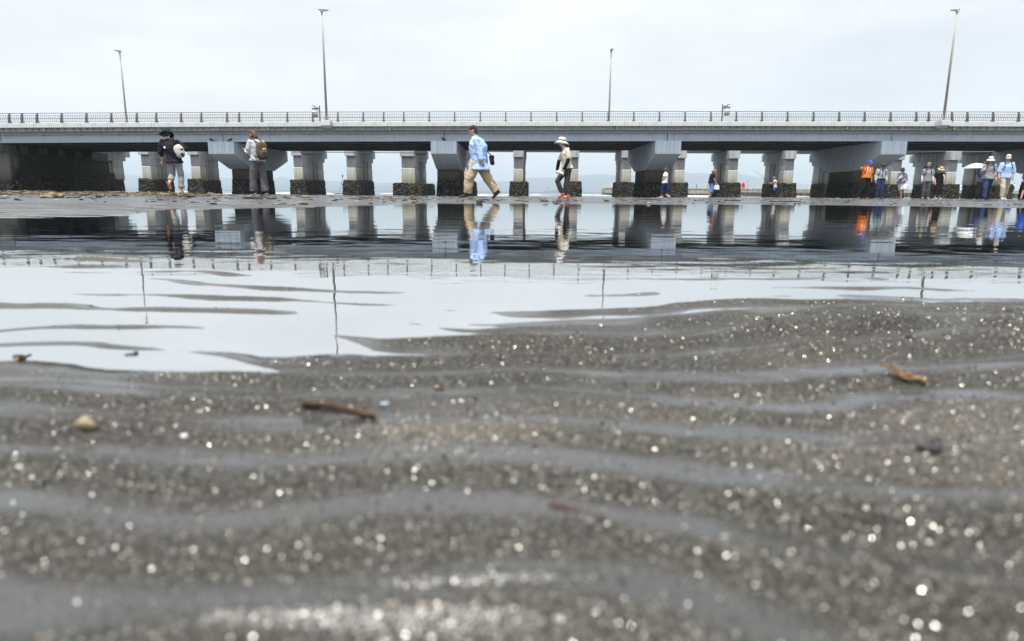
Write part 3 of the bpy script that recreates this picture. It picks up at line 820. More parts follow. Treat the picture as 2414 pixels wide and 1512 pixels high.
post_x = [x_at(u, Y_F + 0.1, 275) for u in src]
st = post_x[20] - post_x[19]
while post_x[0] > -40: post_x.insert(0, post_x[0] - st)
while post_x[-1] < 44: post_x.append(post_x[-1] + st)
yr = Y_F + 0.15
def rz(t): return Z_FT + RH * t
for i, x in enumerate(post_x):
    link('railing_post', me_post, bridge, (x, Y_F, Z_FT + dz(x)))
    if i + 1 < len(post_x):
        x1 = post_x[i + 1]
        hr = MB().box((x - 0.01, yr + 0.06, rz(0.955)), (x1 - 0.014, yr + 0.13, rz(1.0))).bend(dz)
        hr.build('hand_rail', M_RAILM, bridge)
        p = MB()
        for t, h in ((0.76, 0.016), (0.45, 0.028), (0.14, 0.018)):
            p.box((x + 0.043, yr - 0.01, rz(t) - h / 2), (x1 - 0.043, yr + 0.02, rz(t) + h / 2))
        nb = max(2, int(round((x1 - x) / 0.118)))
        for k in range(1, nb):
            bx = x + (x1 - x) * k / nb
            p.box((bx - 0.008, yr - 0.002, rz(0.14)), (bx + 0.008, yr + 0.014, rz(0.76)))
        p.bend(dz)
        tag(p.build('railing_bars', M_RAILM, bridge), kind='stuff')
# rear railing, seen only through the front one
rp = MB()
for x in np.arange(-40, 44, 2.0):
    rp.box((x - 0.04, Y_D2 - 0.3, Z_FT - 0.02), (x + 0.04, Y_D2 - 0.2, Z_FT + 0.45))
rp.prism_x([(Y_D2 - 0.28, Z_FT + 0.42), (Y_D2 - 0.22, Z_FT + 0.42), (Y_D2 - 0.22, Z_FT + 0.45), (Y_D2 - 0.28, Z_FT + 0.45)], -40, 44, 30)
rp.bend(dz).build('rear_railing', M_RAILP, bridge)

# ------------------------------------------------------------------ hammerhead piers under the deck
def conc(name, clean, low, streak=0.55, zs=(1.2, 2.3)):
    m = bpy.data.materials.new(name); m.use_nodes = True
    nt = m.node_tree; L = nt.links; b = nt.nodes['Principled BSDF']
    b.inputs['Roughness'].default_value = 0.85; b.inputs['Specular IOR Level'].default_value = 0.25
    g = nd(nt, 'ShaderNodeNewGeometry'); sx = nd(nt, 'ShaderNodeSeparateXYZ'); L.new(g.outputs['Position'], sx.inputs[0])
    n = nd(nt, 'ShaderNodeTexNoise', i_Scale=1.6, i_Detail=7.0, i_Roughness=0.65); L.new(g.outputs['Position'], n.inputs['Vector'])
    mp = nd(nt, 'ShaderNodeMapping'); mp.inputs['Scale'].default_value = (5, 5, 0.35); L.new(g.outputs['Position'], mp.inputs['Vector'])
    n2 = nd(nt, 'ShaderNodeTexNoise', i_Scale=2.0, i_Detail=6.0); L.new(mp.outputs[0], n2.inputs['Vector'])
    ad = nd(nt, 'ShaderNodeMath', operation='MULTIPLY_ADD'); ad.inputs[1].default_value = 0.9; L.new(n.outputs['Fac'], ad.inputs[0]); L.new(sx.outputs['Z'], ad.inputs[2])
    r = nd(nt, 'ShaderNodeMapRange'); r.inputs['From Min'].default_value = zs[0] + 0.4; r.inputs['From Max'].default_value = zs[1] + 0.4
    L.new(ad.outputs[0], r.inputs['Value'])
    mx = nd(nt, 'ShaderNodeMix', data_type='RGBA'); mx.inputs['A'].default_value = (*low, 1); mx.inputs['B'].default_value = (*clean, 1)
    L.new(r.outputs['Result'], mx.inputs['Factor'])
    st = nd(nt, 'ShaderNodeMapRange'); st.inputs['From Min'].default_value = 0.35; st.inputs['From Max'].default_value = 0.72; st.inputs['To Min'].default_value = 1.1; st.inputs['To Max'].default_value = streak
    L.new(n2.outputs['Fac'], st.inputs['Value'])
    m2 = nd(nt, 'ShaderNodeMix', data_type='RGBA', blend_type='MULTIPLY'); m2.inputs['Factor'].default_value = 1
    L.new(mx.outputs['Result'], m2.inputs['A']); L.new(st.outputs['Result'], m2.inputs['B'])
    last = m2.outputs['Result']
    n4 = nd(nt, 'ShaderNodeTexNoise', i_Scale=7.0, i_Detail=8.0, i_Roughness=0.7); L.new(g.outputs['Position'], n4.inputs['Vector'])
    r4 = nd(nt, 'ShaderNodeMapRange'); r4.inputs['From Min'].default_value = 0.60; r4.inputs['From Max'].default_value = 0.70; r4.inputs['To Max'].default_value = 0.7
    L.new(n4.outputs['Fac'], r4.inputs['Value'])
    m4 = nd(nt, 'ShaderNodeMix', data_type='RGBA'); m4.inputs['B'].default_value = (0.035, 0.032, 0.026, 1)
    # dark spots only on the weathered lower part
    iv = nd(nt, 'ShaderNodeMath', operation='SUBTRACT'); iv.inputs[0].default_value = 1.15; L.new(r.outputs['Result'], iv.inputs[1])
    ml = nd(nt, 'ShaderNodeMath', operation='MULTIPLY'); L.new(r4.outputs['Result'], ml.inputs[0]); L.new(iv.outputs[0], ml.inputs[1])
    L.new(ml.outputs[0], m4.inputs['Factor']); L.new(last, m4.inputs['A']); last = m4.outputs['Result']
    L.new(last, b.inputs['Base Color'])
    bp = nd(nt, 'ShaderNodeBump'); bp.inputs['Distance'].default_value = 0.01; L.new(n4.outputs['Fac'], bp.inputs['Height']); L.new(bp.outputs[0], b.inputs['Normal'])
    return m

def oyster_material():
    m = bpy.data.materials.new('oyster_crust'); m.use_nodes = True
    nt = m.node_tree; L = nt.links; b = nt.nodes['Principled BSDF']
    b.inputs['Roughness'].default_value = 0.75; b.inputs['Specular IOR Level'].default_value = 0.3
    g = nd(nt, 'ShaderNodeNewGeometry')
    v = nd(nt, 'ShaderNodeTexVoronoi', i_Scale=11.0); L.new(g.outputs['Position'], v.inputs['Vector'])
    n = nd(nt, 'ShaderNodeTexNoise', i_Scale=3.0, i_Detail=5.0); L.new(g.outputs['Position'], n.inputs['Vector'])
    sp = nd(nt, 'ShaderNodeSeparateColor'); L.new(v.outputs['Color'], sp.inputs['Color'])
    sx = nd(nt, 'ShaderNodeMath', operation='MULTIPLY_ADD'); sx.inputs[1].default_value = 0.35; L.new(n.outputs['Fac'], sx.inputs[0]); L.new(sp.outputs['Red'], sx.inputs[2])
    cr = nd(nt, 'ShaderNodeValToRGB'); e = cr.color_ramp.elements
    e[0].position = 0.2; e[0].color = (0.010, 0.010, 0.009, 1)
    e[1].position = 1.18; e[1].color = (0.10, 0.095, 0.08, 1)
    k = e.new(0.75); k.color = (0.020, 0.019, 0.016, 1)
    k = e.new(0.98); k.color = (0.034, 0.032, 0.026, 1)
    L.new(sx.outputs[0], cr.inputs['Fac']); L.new(cr.outputs['Color'], b.inputs['Base Color'])
    bp = nd(nt, 'ShaderNodeBump'); bp.inputs['Distance'].default_value = 0.06; L.new(v.outputs['Distance'], bp.inputs['Height']); L.new(bp.outputs[0], b.inputs['Normal'])
    return m
M_OYS = oyster_material()
M_SHELL = mat('oyster_shell', (0.30, 0.285, 0.245), 0.6, 0.4, 0.5, 30)
M_CAPC = conc('cap_paint', (0.64, 0.735, 0.84), (0.60, 0.69, 0.78), 0.80, zs=(1.6, 2.4))
M_DARKC = conc('stained_concrete', (0.17, 0.16, 0.125), (0.05, 0.047, 0.038), zs=(0.8, 2.0))
M_PIERC = conc('pier_concrete', (0.52, 0.535, 0.55), (0.46, 0.45, 0.40), 0.74, zs=(1.3, 2.0))
M_CAPG = conc('cap_concrete', (0.50, 0.52, 0.54), (0.50, 0.52, 0.54), zs=(0, 1))
M_BLOCKC = conc('block_concrete', (0.60, 0.60, 0.57), (0.36, 0.35, 0.26), 0.70, zs=(1.15, 1.95))

def crust(x0, x1, y0, y1, z0, z1, seed, rough=0.05, flare=0.10, step=0.085):
    """An oyster-covered block: a rounded box whose skin is pushed in and out, wider at the foot."""
    m = MB()
    def loop():
        P = []
        nx = max(4, int((x1 - x0) / step)); ny = max(4, int((y1 - y0) / step))
        for k in range(nx): P.append((x0 + (x1 - x0) * k / nx, y0))
        for k in range(ny): P.append((x1, y0 + (y1 - y0) * k / ny))
        for k in range(nx): P.append((x1 - (x1 - x0) * k / nx, y1))
        for k in range(ny): P.append((x0, y1 - (y1 - y0) * k / ny))
        return P
    base = loop(); cx, cy = (x0 + x1) / 2, (y0 + y1) / 2
    nz = max(5, int((z1 - z0) / step))
    bx = np.array([p[0] for p in base]); by = np.array([p[1] for p in base])
    rr = 0.14
    qx = np.clip(bx, x0 + rr, x1 - rr); qy = np.clip(by, y0 + rr, y1 - rr)     # rounded corners
    ddx, ddy = bx - qx, by - qy; dl = np.hypot(ddx, ddy) + 1e-9
    nxv, nyv = ddx / dl, ddy / dl
    px, py = qx + nxv * rr, qy + nyv * rr
    per = np.cumsum(np.hypot(np.diff(px, append=px[:1]), np.diff(py, append=py[:1])))
    rings = []
    for k in range(nz + 1):
        t = k / nz; z = z0 + (z1 - z0) * t
        amt = rough * (1.15 - 0.75 * t)
        o = amt * (fbm(per * 3.2 + seed * 7, np.full_like(per, z * 3.2), seed, 2) * 0.9 + 1.1 * (vnoise(per * 9 + seed, np.full_like(per, z * 9.0), seed + 3) - 0.5)) + flare * (1 - t) ** 1.6
        if k == nz: o = o - 0.035
        rings.append([(px[i] + nxv[i] * o[i], py[i] + nyv[i] * o[i], z + 0.13 * (vnoise(np.array([per[i] * 3.1]), np.array([seed]), 9)[0] - 0.6) * t ** 3) for i in range(len(px))])
    m.rings(rings)
    return m, (px, py, nxv, nyv)

def shells(surf, z0, z1, n, seed, fronts=True):
    px, py, nx, ny = surf
    r = random.Random(seed); m = MB()
    ok = [i for i in range(len(px)) if ny[i] < -0.2 or abs(nx[i]) > 0.5]
    for _ in range(n):
        i = r.choice(ok); z = z0 + (z1 - z0) * r.random() ** 1.3
        s = r.uniform(0.018, 0.045)
        c = Vector((px[i] + nx[i] * 0.07 + ny[i] * r.uniform(-.04, .04), py[i] + ny[i] * 0.07 - nx[i] * r.uniform(-.04, .04), z))
        nn = Vector((nx[i] + r.uniform(-.5, .5), ny[i] + r.uniform(-.5, .5), r.uniform(-.2, .9))).normalized()
        e1 = nn.orthogonal().normalized(); e2 = nn.cross(e1); a = r.uniform(0, 6.28)
        f1 = e1 * math.cos(a) + e2 * math.sin(a); f2 = e2 * math.cos(a) - e1 * math.sin(a)
        m.add([c + f1 * s, c + f2 * s * 0.55, c - f1 * s * 0.8, c - f2 * s * 0.6, c + nn * s * 0.35, c - nn * s * 0.2], [(0, 1, 4), (1, 2, 4), (2, 3, 4), (3, 0, 4), (1, 0, 5), (2, 1, 5), (3, 2, 5), (0, 3, 5)])
    return m

ham_labels = ['hammerhead pier hidden by the dark abutment wall', 'hammerhead pier behind the woman reading her phone', 'hammerhead pier just behind the man in the blue shirt', 'hammerhead pier behind the woman in the white top', 'wide hammerhead pier behind the man in orange', 'hammerhead pier behind the couple at the right edge', 'hammerhead pier beyond the right edge of the sand']
for i, X in enumerate(HAM_X[1:6], 1):
    ln = PWc = 0.85                              # half width of the cap
    g0 = gz(X, 50)
    t = thing('hammerhead_pier', (X, Y_G + 4.8, g0), ham_labels[i], 'pier', 'hammerhead piers carrying the road bridge')
    zt = Z_GB - 0.012 + dz(X); zf = z_at(363, Y_G - 0.45) + dz(X) * 0.8; zb = z_at(401, Y_G + 3) + dz(X) * 0.5
    y0, y1 = Y_G - 0.45, Y_G2 + 0.45
    ya, yb = Y_G + 2.9, Y_G + 6.6
    prof = [(y0, zf), (ya - 0.25, zb), (yb + 0.25, zb), (y1, zf), (y1, zt), (y0, zt)]
    cap = MB().prism_x(prof, X - PWc, X + PWc)
    cap.build('cap', M_CAPC, t, bevel=0.03)
    zc = 0.95
    col = MB().cbox((X - 0.83, ya, zc - 0.05), (X + 0.83, yb, zb + 0.05), 0.10)
    col.build('column', M_DARKC, t)
    cm, surf = crust(X - 0.86, X + 0.86, ya - 0.03, yb + 0.03, g0 - 0.35, zc + 0.12 * rnd.random(), 500 + i, 0.06, 0.10)
    o = cm.build('oyster_crust', M_OYS, t)
    sh = shells(surf, g0, zc - 0.15, 150, 40 + i).build('oyster_shells', M_SHELL, t); tag(sh, kind='stuff')

# ------------------------------------------------------------------ the footbridge behind: piers, deck, lanterns
Y_P = 60.3
fp_u = [190, 345, 461, 581, 703, 828, 962, 1090, 1222, 1352, 1477, 1603, 1728, 1860, 1984, 2114, 2245, 2372]
fp_l = ['grey portal pier mostly hidden by the dark abutment wall', 'grey portal pier left of the walker in the dark hat', 'grey portal pier right of the walker in the dark hat', 'grey portal pier half hidden behind the woman reading her phone', 'grey portal pier with a dark box under its cap', 'grey portal pier beside the distant paddle boarder', 'grey pier on a lower wider footing', 'grey portal pier behind the legs of the man in blue', 'slim grey pier midway between blue-shirted man and hatted woman', 'slim grey pier behind the woman in the pale sun hat', 'grey pier left of the central right hammerhead', 'grey portal pier right behind the woman in the white top', 'grey portal pier behind the red-haired woman', 'grey portal pier behind the fisherman in blue shorts', 'grey pier mostly hidden behind the widest hammerhead', 'grey pier behind the walker with the white tote bag', 'grey portal pier behind the woman in the black dress', 'grey portal pier behind the couple and the white parasol']
fp_x = []
for i, u in enumerate(fp_u):
    X = x_at(u, Y_P, 400); fp_x.append(X)
    g0 = gz(X, Y_P + 2)
    t = thing('footbridge_pier', (X, Y_P, g0), fp_l[i], 'pier', 'concrete piers of the footbridge behind')
    low = (i == 6); kd = 0.62 if i in (1, 2) else (0.85 if i == 3 else 1.0)
    zt = z_at(427.6 if not low else 434, Y_P); zj = z_at(398, Y_P); zcap = z_at(371, Y_P); ztop = 4.05
    w = 0.42 if not low else 0.60
    bw = 0.76 if not low else 1.40
    cols = [(Y_P, Y_P + 1.7 * kd), (Y_P + 3.9 * kd, Y_P + 5.5 * kd)]
    for (a, b) in cols:
        c = MB().cbox((X - w, a, zj), (X + w, b, ztop - 0.05), 0.05)
        c.build('column', M_PIERC, t)
        c = MB().cbox((X - w - 0.012, a - 0.012, zt - 0.1), (X + w + 0.012, b + 0.012, zj), 0.05)
        c.build('column_footing', M_BLOCKC, t)
    MB().box((X - 0.22, cols[0][1] - 0.05, zt - 0.05), (X + 0.22, cols[1][0] + 0.05, zcap - 0.35)).build('web_wall', M_PIERC, t)
    for s_ in (-1, 1):                           # pilasters on the web
        a0, a1 = sorted((X + s_ * 0.215, X + s_ * (w - 0.03)))
        for yy in (cols[0][1] + 0.30 * kd, cols[1][0] - 0.62 * kd):
            MB().box((a0, yy, zt - 0.04), (a1, yy + 0.28 * kd, zcap - 0.36)).build('pilaster', M_PIERC, t)
    MB().cbox((X - w - 0.02, Y_P + 0.15, zcap - 0.36), (X + w + 0.02, Y_P + 5.9 * kd, ztop - 0.02), 0.03).build('cap_beam', M_CAPG, t)
    MB().cbox((X - w - 0.05, Y_P - 0.30, zcap), (X + w + 0.05, Y_P + 1.0, ztop), 0.02).build('cap_block', M_CAPG, t)
    MB().cbox((X - w - 0.05, Y_P + 4.7 * kd, zcap + 0.05), (X + w + 0.05, Y_P + 6.6 * kd, ztop), 0.02).build('cap_block', M_CAPG, t)
    cm, surf = crust(X - bw, X + bw, Y_P - 0.25, Y_P + 4.9 * kd + 0.9 * low, min(g0, -0.1) - 0.3, zt, 600 + i, 0.07, 0.07, 0.10)
    cm.build('oyster_base', M_OYS, t)
    tag(shells(surf, -0.1, zt - 0.1, 130, 80 + i).build('oyster_shells', M_SHELL, t), kind='stuff')
    t.rotation_euler.z = -0.058

M_FBD = mat('footbridge_paint', (0.34, 0.36, 0.38), 0.55, 0.4, 0.15, 1)
fb = thing('footbridge', (0, Y_P + 0.5, 4.07), 'footbridge deck resting on the rear piers, mostly hidden by the road bridge', 'bridge')
MB().prism_x([(Y_P + 0.5, 4.07), (Y_P + 6.0, 4.07), (Y_P + 6.0, 4.55), (Y_P + 0.5, 4.55)], -46, 62, 6).build('deck_slab', M_FBD, fb)
for gy in (Y_P + 0.55, Y_P + 5.7):
    MB().prism_x([(gy, 4.55), (gy + 0.2, 4.55), (gy + 0.2, 4.7), (gy, 4.7)], -46, 62, 6).build('kerb', M_FBD, fb)

# inspection rail and trolley boxes slung between the piers
ir = thing('inspection_rail', (x_at(880, Y_G2 + 2), Y_G2 + 2.0, 3.1), 'thin inspection rail with two dark boxes slung behind the girders', 'rail')
zi = z_at(362.2, Y_G2 + 2); Yi = Y_G2 + 2.0
xa, xb = x_at(690, Yi, 362), x_at(1010, Yi, 362)
MB().box((xa, Yi, zi - 0.03), (xb, Yi + 0.08, zi + 0.02)).build('rail', M_UNDER, ir)
for u0, u1, v0, v1 in ((716, 743, 355, 368), (980, 1006, 355, 366)):
    bx = MB()
    bx.cbox((x_at(u0, Yi), Yi - 0.3, z_at(v1, Yi)), (x_at(u1, Yi), Yi + 0.4, z_at(v0, Yi)), 0.03)
    for k in range(5):
        xx = x_at(u0, Yi) + (x_at(u1, Yi) - x_at(u0, Yi)) * (k + 0.5) / 5
        bx.box((xx - 0.03, Yi - 0.33, z_at(v1, Yi) + 0.05), (xx + 0.03, Yi - 0.29, z_at(v0, Yi) - 0.04))
    bx.build('trolley_box', M_UNDER, ir)

# ------------------------------------------------------------------ abutment at the left
AX = x_at(30, 45.6, 400)
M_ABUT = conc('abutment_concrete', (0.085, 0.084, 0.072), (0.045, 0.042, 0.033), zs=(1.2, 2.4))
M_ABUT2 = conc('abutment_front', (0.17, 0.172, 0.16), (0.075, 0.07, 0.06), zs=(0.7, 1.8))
ab = thing('bridge_abutment', (AX - 2, 45.2, 0), 'dark stained concrete abutment wall under the left end of the bridge', 'abutment')
Y0, Y1 = 45.2, 56.6
zs_ = z_at(373, Y0) + 0.1
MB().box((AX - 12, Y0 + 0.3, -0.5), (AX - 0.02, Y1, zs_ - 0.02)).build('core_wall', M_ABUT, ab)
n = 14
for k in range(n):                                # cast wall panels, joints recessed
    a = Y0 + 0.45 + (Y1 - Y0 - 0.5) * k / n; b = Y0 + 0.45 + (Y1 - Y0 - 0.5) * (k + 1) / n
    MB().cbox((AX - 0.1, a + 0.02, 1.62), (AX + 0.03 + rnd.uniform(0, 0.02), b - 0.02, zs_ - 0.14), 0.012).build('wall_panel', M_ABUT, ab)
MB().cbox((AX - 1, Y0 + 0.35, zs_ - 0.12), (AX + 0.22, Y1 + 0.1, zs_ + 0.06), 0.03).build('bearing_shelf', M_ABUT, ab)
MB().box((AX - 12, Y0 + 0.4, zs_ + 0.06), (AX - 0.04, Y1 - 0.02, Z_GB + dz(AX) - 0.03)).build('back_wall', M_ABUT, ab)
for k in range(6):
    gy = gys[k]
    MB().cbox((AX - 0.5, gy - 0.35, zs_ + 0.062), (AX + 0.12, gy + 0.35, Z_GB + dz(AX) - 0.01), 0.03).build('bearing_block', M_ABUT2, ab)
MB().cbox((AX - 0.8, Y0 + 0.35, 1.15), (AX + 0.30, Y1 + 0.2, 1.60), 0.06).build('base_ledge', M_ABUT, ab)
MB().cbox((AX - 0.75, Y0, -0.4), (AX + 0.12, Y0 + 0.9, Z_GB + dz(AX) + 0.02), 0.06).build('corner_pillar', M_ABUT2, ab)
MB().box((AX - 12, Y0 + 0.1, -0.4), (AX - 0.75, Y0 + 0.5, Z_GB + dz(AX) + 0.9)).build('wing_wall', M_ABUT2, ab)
cm, surf = crust(AX - 1.5, AX + 0.34, Y0 + 0.2, Y1 + 0.3, -0.5, 1.16, 777, 0.09, 0.16, 0.11)
cm.build('oyster_crust', M_OYS, ab)
tag(shells(surf, -0.1, 0.9, 220, 99).build('oyster_shells', M_SHELL, ab), kind='stuff')
cm, surf = crust(AX - 12, AX + 0.2, Y0 - 0.12, Y0 + 0.5, -0.5, 0.75, 778, 0.10, 0.18, 0.11)
cm.build('oyster_crust', M_OYS, ab)
tag(shells(surf, -0.1, 0.6, 200, 98).build('oyster_shells', M_SHELL, ab), kind='stuff')

# ------------------------------------------------------------------ lamps and lanterns
def street_lamp(u_top, v_top, Y, base_z, label, two_sided, boxed, head_dir):
    p = at(u_top, v_top, Y)
    X = x_at(u_top, Y, v_top)
    t = thing('street_lamp', (X, Y, base_z), label, 'street lamp', 'tall grey lamps along the road bridge')
    h = p.z
    MB().tube([(X, Y, base_z + 0.01), (X, Y, base_z + (h - base_z) * 0.62), (X, Y, h - 0.12)], [0.082, 0.062, 0.040], 12, ends=False).build('pole', M_LAMP, t, True)
    MB().tube([(X, Y, base_z + (h - base_z) * 0.735), (X, Y, base_z + (h - base_z) * 0.735 + 0.05)], 0.060, 12, ends=False).build('joint_collar', M_LAMP, t, True)
    gf = MB()
    for k in range(4):
        a = k * math.pi / 2 + 0.78
        dx, dy = math.cos(a), math.sin(a)
        gf.tube([(X + dx * 0.19, Y + dy * 0.19, base_z + 0.03), (X + dx * 0.12, Y + dy * 0.12, base_z + 0.30)], 0.018, 5)
    gf.cbox((X - 0.22, Y - 0.22, base_z), (X + 0.22, Y + 0.22, base_z + 0.04), 0.01)
    gf.build('base_plate', M_LAMP, t)
    hd = MB()
    cx, cy = head_dir
    L_ = 0.42
    e = Vector((cx, cy, 0)).normalized(); s_ = Vector((-e.y, e.x, 0)); upv = Vector((0, 0, 1))
    P = lambda a, b, c: Vector((X, Y, h)) + e * a + s_ * b + upv * c
    def slab(a0, a1, b0, zt0, zt1, zb0, zb1):
        return [[P(a0, -b0 * .7, zb0), P(a0, b0 * .7, zb0), P(a0, b0 * .7, zt0), P(a0, -b0 * .7, zt0)], [P((a0 + a1) / 2, -b0, zb1), P((a0 + a1) / 2, b0, zb1), P((a0 + a1) / 2, b0, zt1), P((a0 + a1) / 2, -b0, zt1)], [P(a1, -b0 * .5, zb1 + .04), P(a1, b0 * .5, zb1 + .04), P(a1, b0 * .5, zt1 - .01), P(a1, -b0 * .5, zt1 - .01)]]
    hd.rings(slab(-0.12, L_, 0.12, 0.035, 0.03, -0.04, -0.025))
    if two_sided: hd.rings(slab(0.10, -0.24, 0.12, 0.034, 0.029, -0.038, -0.022))
    hd.build('lamp_head', M_LAMP, t, bevel=0.015)
    MB().tube([P(0, 0, -0.20), P(0, 0, -0.03)], [0.045, 0.11], 10, ends=False).build('head_bracket', M_LAMP, t, True)
    ln = MB().box((0, 0, 0), (0.001, 0.001, 0.001)) if False else MB()
    ln.rings([[P(0.10, -0.09, -0.034), P(0.10, 0.09, -0.034), P(0.10, 0.09, -0.046), P(0.10, -0.09, -0.046)], [P(0.34, -0.07, -0.016), P(0.34, 0.07, -0.016), P(0.34, 0.07, -0.034), P(0.34, -0.07, -0.034)]])
    ln.build('lamp_lens', M_LENS, t)
    if boxed:
        bx = MB()
        bz = base_z - 0.002
        bx.rings([[(X - 0.30, Y - 0.36, bz), (X + 0.30, Y - 0.36, bz), (X + 0.30, Y + 0.28, bz), (X - 0.30, Y + 0.28, bz)],
                  [(X - 0.30, Y - 0.36, bz - 0.30), (X + 0.30, Y - 0.36, bz - 0.30), (X + 0.30, Y + 0.28, bz - 0.30), (X - 0.30, Y + 0.28, bz - 0.30)],
                  [(X - 0.18, Y - 0.16, bz - 0.44), (X + 0.18, Y - 0.16, bz - 0.44), (X + 0.18, Y + 0.28, bz - 0.44), (X - 0.18, Y + 0.28, bz - 0.44)]])
        bx.build('lamp_pedestal', M_FASCIA, t, bevel=0.012)
    return t
Yn, Yb = Y_F - 0.30, Y_D2 - 0.5
Xa = x_at(757, Yn, 22); Xb = x_at(2258, Yn, 22)
street_lamp(758.5, 24, Yn, Z_FT + dz(Xa) + 0.02, 'tall lamp on a white pedestal left of centre, near side of the bridge', True, True, (1, 0.25))
street_lamp(2257, 24, Yn, Z_FT + dz(Xb) + 0.02, 'tall lamp on a white pedestal at the right, near side of the bridge', False, True, (-1, 0.2))
street_lamp(282, 121, Yb, Z_FT + dz(x_at(282, Yb, 121)) - 0.03, 'shorter-looking lamp behind the railing at the far left', False, False, (-0.75, -1))
street_lamp(1441, 118, Yb, Z_FT + dz(x_at(1441, Yb, 118)) - 0.03, 'lamp behind the railing right of centre, facing the viewer', False, False, (0.15, -1))

def lantern(u, v, Y, side, label):
    X = x_at(u, Y, v); h = z_at(v, Y, u)
    t = thing('lantern_post', (X, Y, 4.55), label, 'lantern', 'paper-style lanterns along the footbridge')
    MB().tube([(X, Y, 4.56), (X, Y, h)], 0.06, 8, ends=False).build('post', M_BLACK, t, True)
    MB().tube([(X, Y, h - 0.25), (X + side * 0.62, Y, h + 0.02)], 0.04, 6).tube([(X, Y, h - 0.5), (X + side * 0.2, Y, h - 0.22)], 0.025, 6).build('arm', M_BLACK, t)
    c = X + side * 0.42
    MB().tube([(c, Y, h - 0.26), (c, Y, h - 0.90)], 0.235, 14, ends=False).build('lantern_shade', M_WHITE, t, True)
    MB().tube([(c, Y, h - 0.22), (c, Y, h - 0.27)], 0.28, 14, ends=False).build('lantern_cap', M_BLACK, t, True)
    MB().tube([(c, Y, h - 0.895), (c, Y, h - 0.94)], 0.245, 14, ends=False).build('lantern_foot', M_BLACK, t, True)
    MB().tube([(c, Y, h - 0.23), (c, Y, h - 0.06)], 0.02, 6).build('hanger', M_BLACK, t)
lantern(753, 250, Y_P + 1.2, -1, 'white drum lantern on a black post beside the tall left lamp')
lantern(1704, 246.5, Y_P + 1.2, 1, 'white drum lantern on a black post right of centre')

# ================================================================== PEOPLE
SKIN = [mat('skin_fair', (0.52, 0.31, 0.22), 0.55, 0.35, 0.10, 14), mat('skin_tan', (0.36, 0.19, 0.12), 0.55, 0.35, 0.10, 14)]
def cloth(name, col, var=0.08, rough=0.85, scale=5, bump=0.006, bscale=16):
    return mat('cloth_' + name, col, rough, 0.2, var, scale, bump, bscale)
M_HAIRB = mat('hair_black', (0.018, 0.014, 0.013), 0.45, 0.5, 0.4, 30, 0.004, 60, stretch=(1, 1, 0.2))
M_HAIRBR = mat('hair_brown', (0.075, 0.030, 0.022), 0.42, 0.5, 0.4, 30, 0.004, 60, stretch=(1, 1, 0.2))
M_HAIRR = mat('hair_red', (0.30, 0.095, 0.03), 0.45, 0.5, 0.4, 30, 0.004, 60, stretch=(1, 1, 0.2))
M_HAIRG = mat('hair_grey', (0.30, 0.29, 0.28), 0.5, 0.4, 0.3, 30)
M_EYE = mat('eye_dark', (0.012, 0.01, 0.01), 0.2, 0.5, 0.05)
M_LIP = mat('lip', (0.34, 0.13, 0.10), 0.5, 0.4, 0.05)
M_SOLE = mat('rubber_black', (0.016, 0.016, 0.017), 0.6, 0.3, 0.2, 20)
M_SOLEW = mat('rubber_white', (0.62, 0.61, 0.58), 0.6, 0.3, 0.1, 20)

DEF = dict(head=(0, .035, 1.635), neck=(0, 0, 1.485), chest=(0, 0, 1.30), waist=(0, 0, 1.07), pelvis=(0, -.01, .93),
           shL=(.175, 0, 1.415), elL=(.225, -.03, 1.13), wrL=(.235, .05, .89), haL=(.235, .075, .80),
           hipL=(.09, 0, .90), knL=(.10, .02, .49), anL=(.105, -.03, .085), toL=(.125, .155, .035))
for k in list(DEF):
    if k.endswith('L'):
        a, b, c = DEF[k]; DEF[k[:-1] + 'R'] = (-a, b, c)

class Fig:
    pass

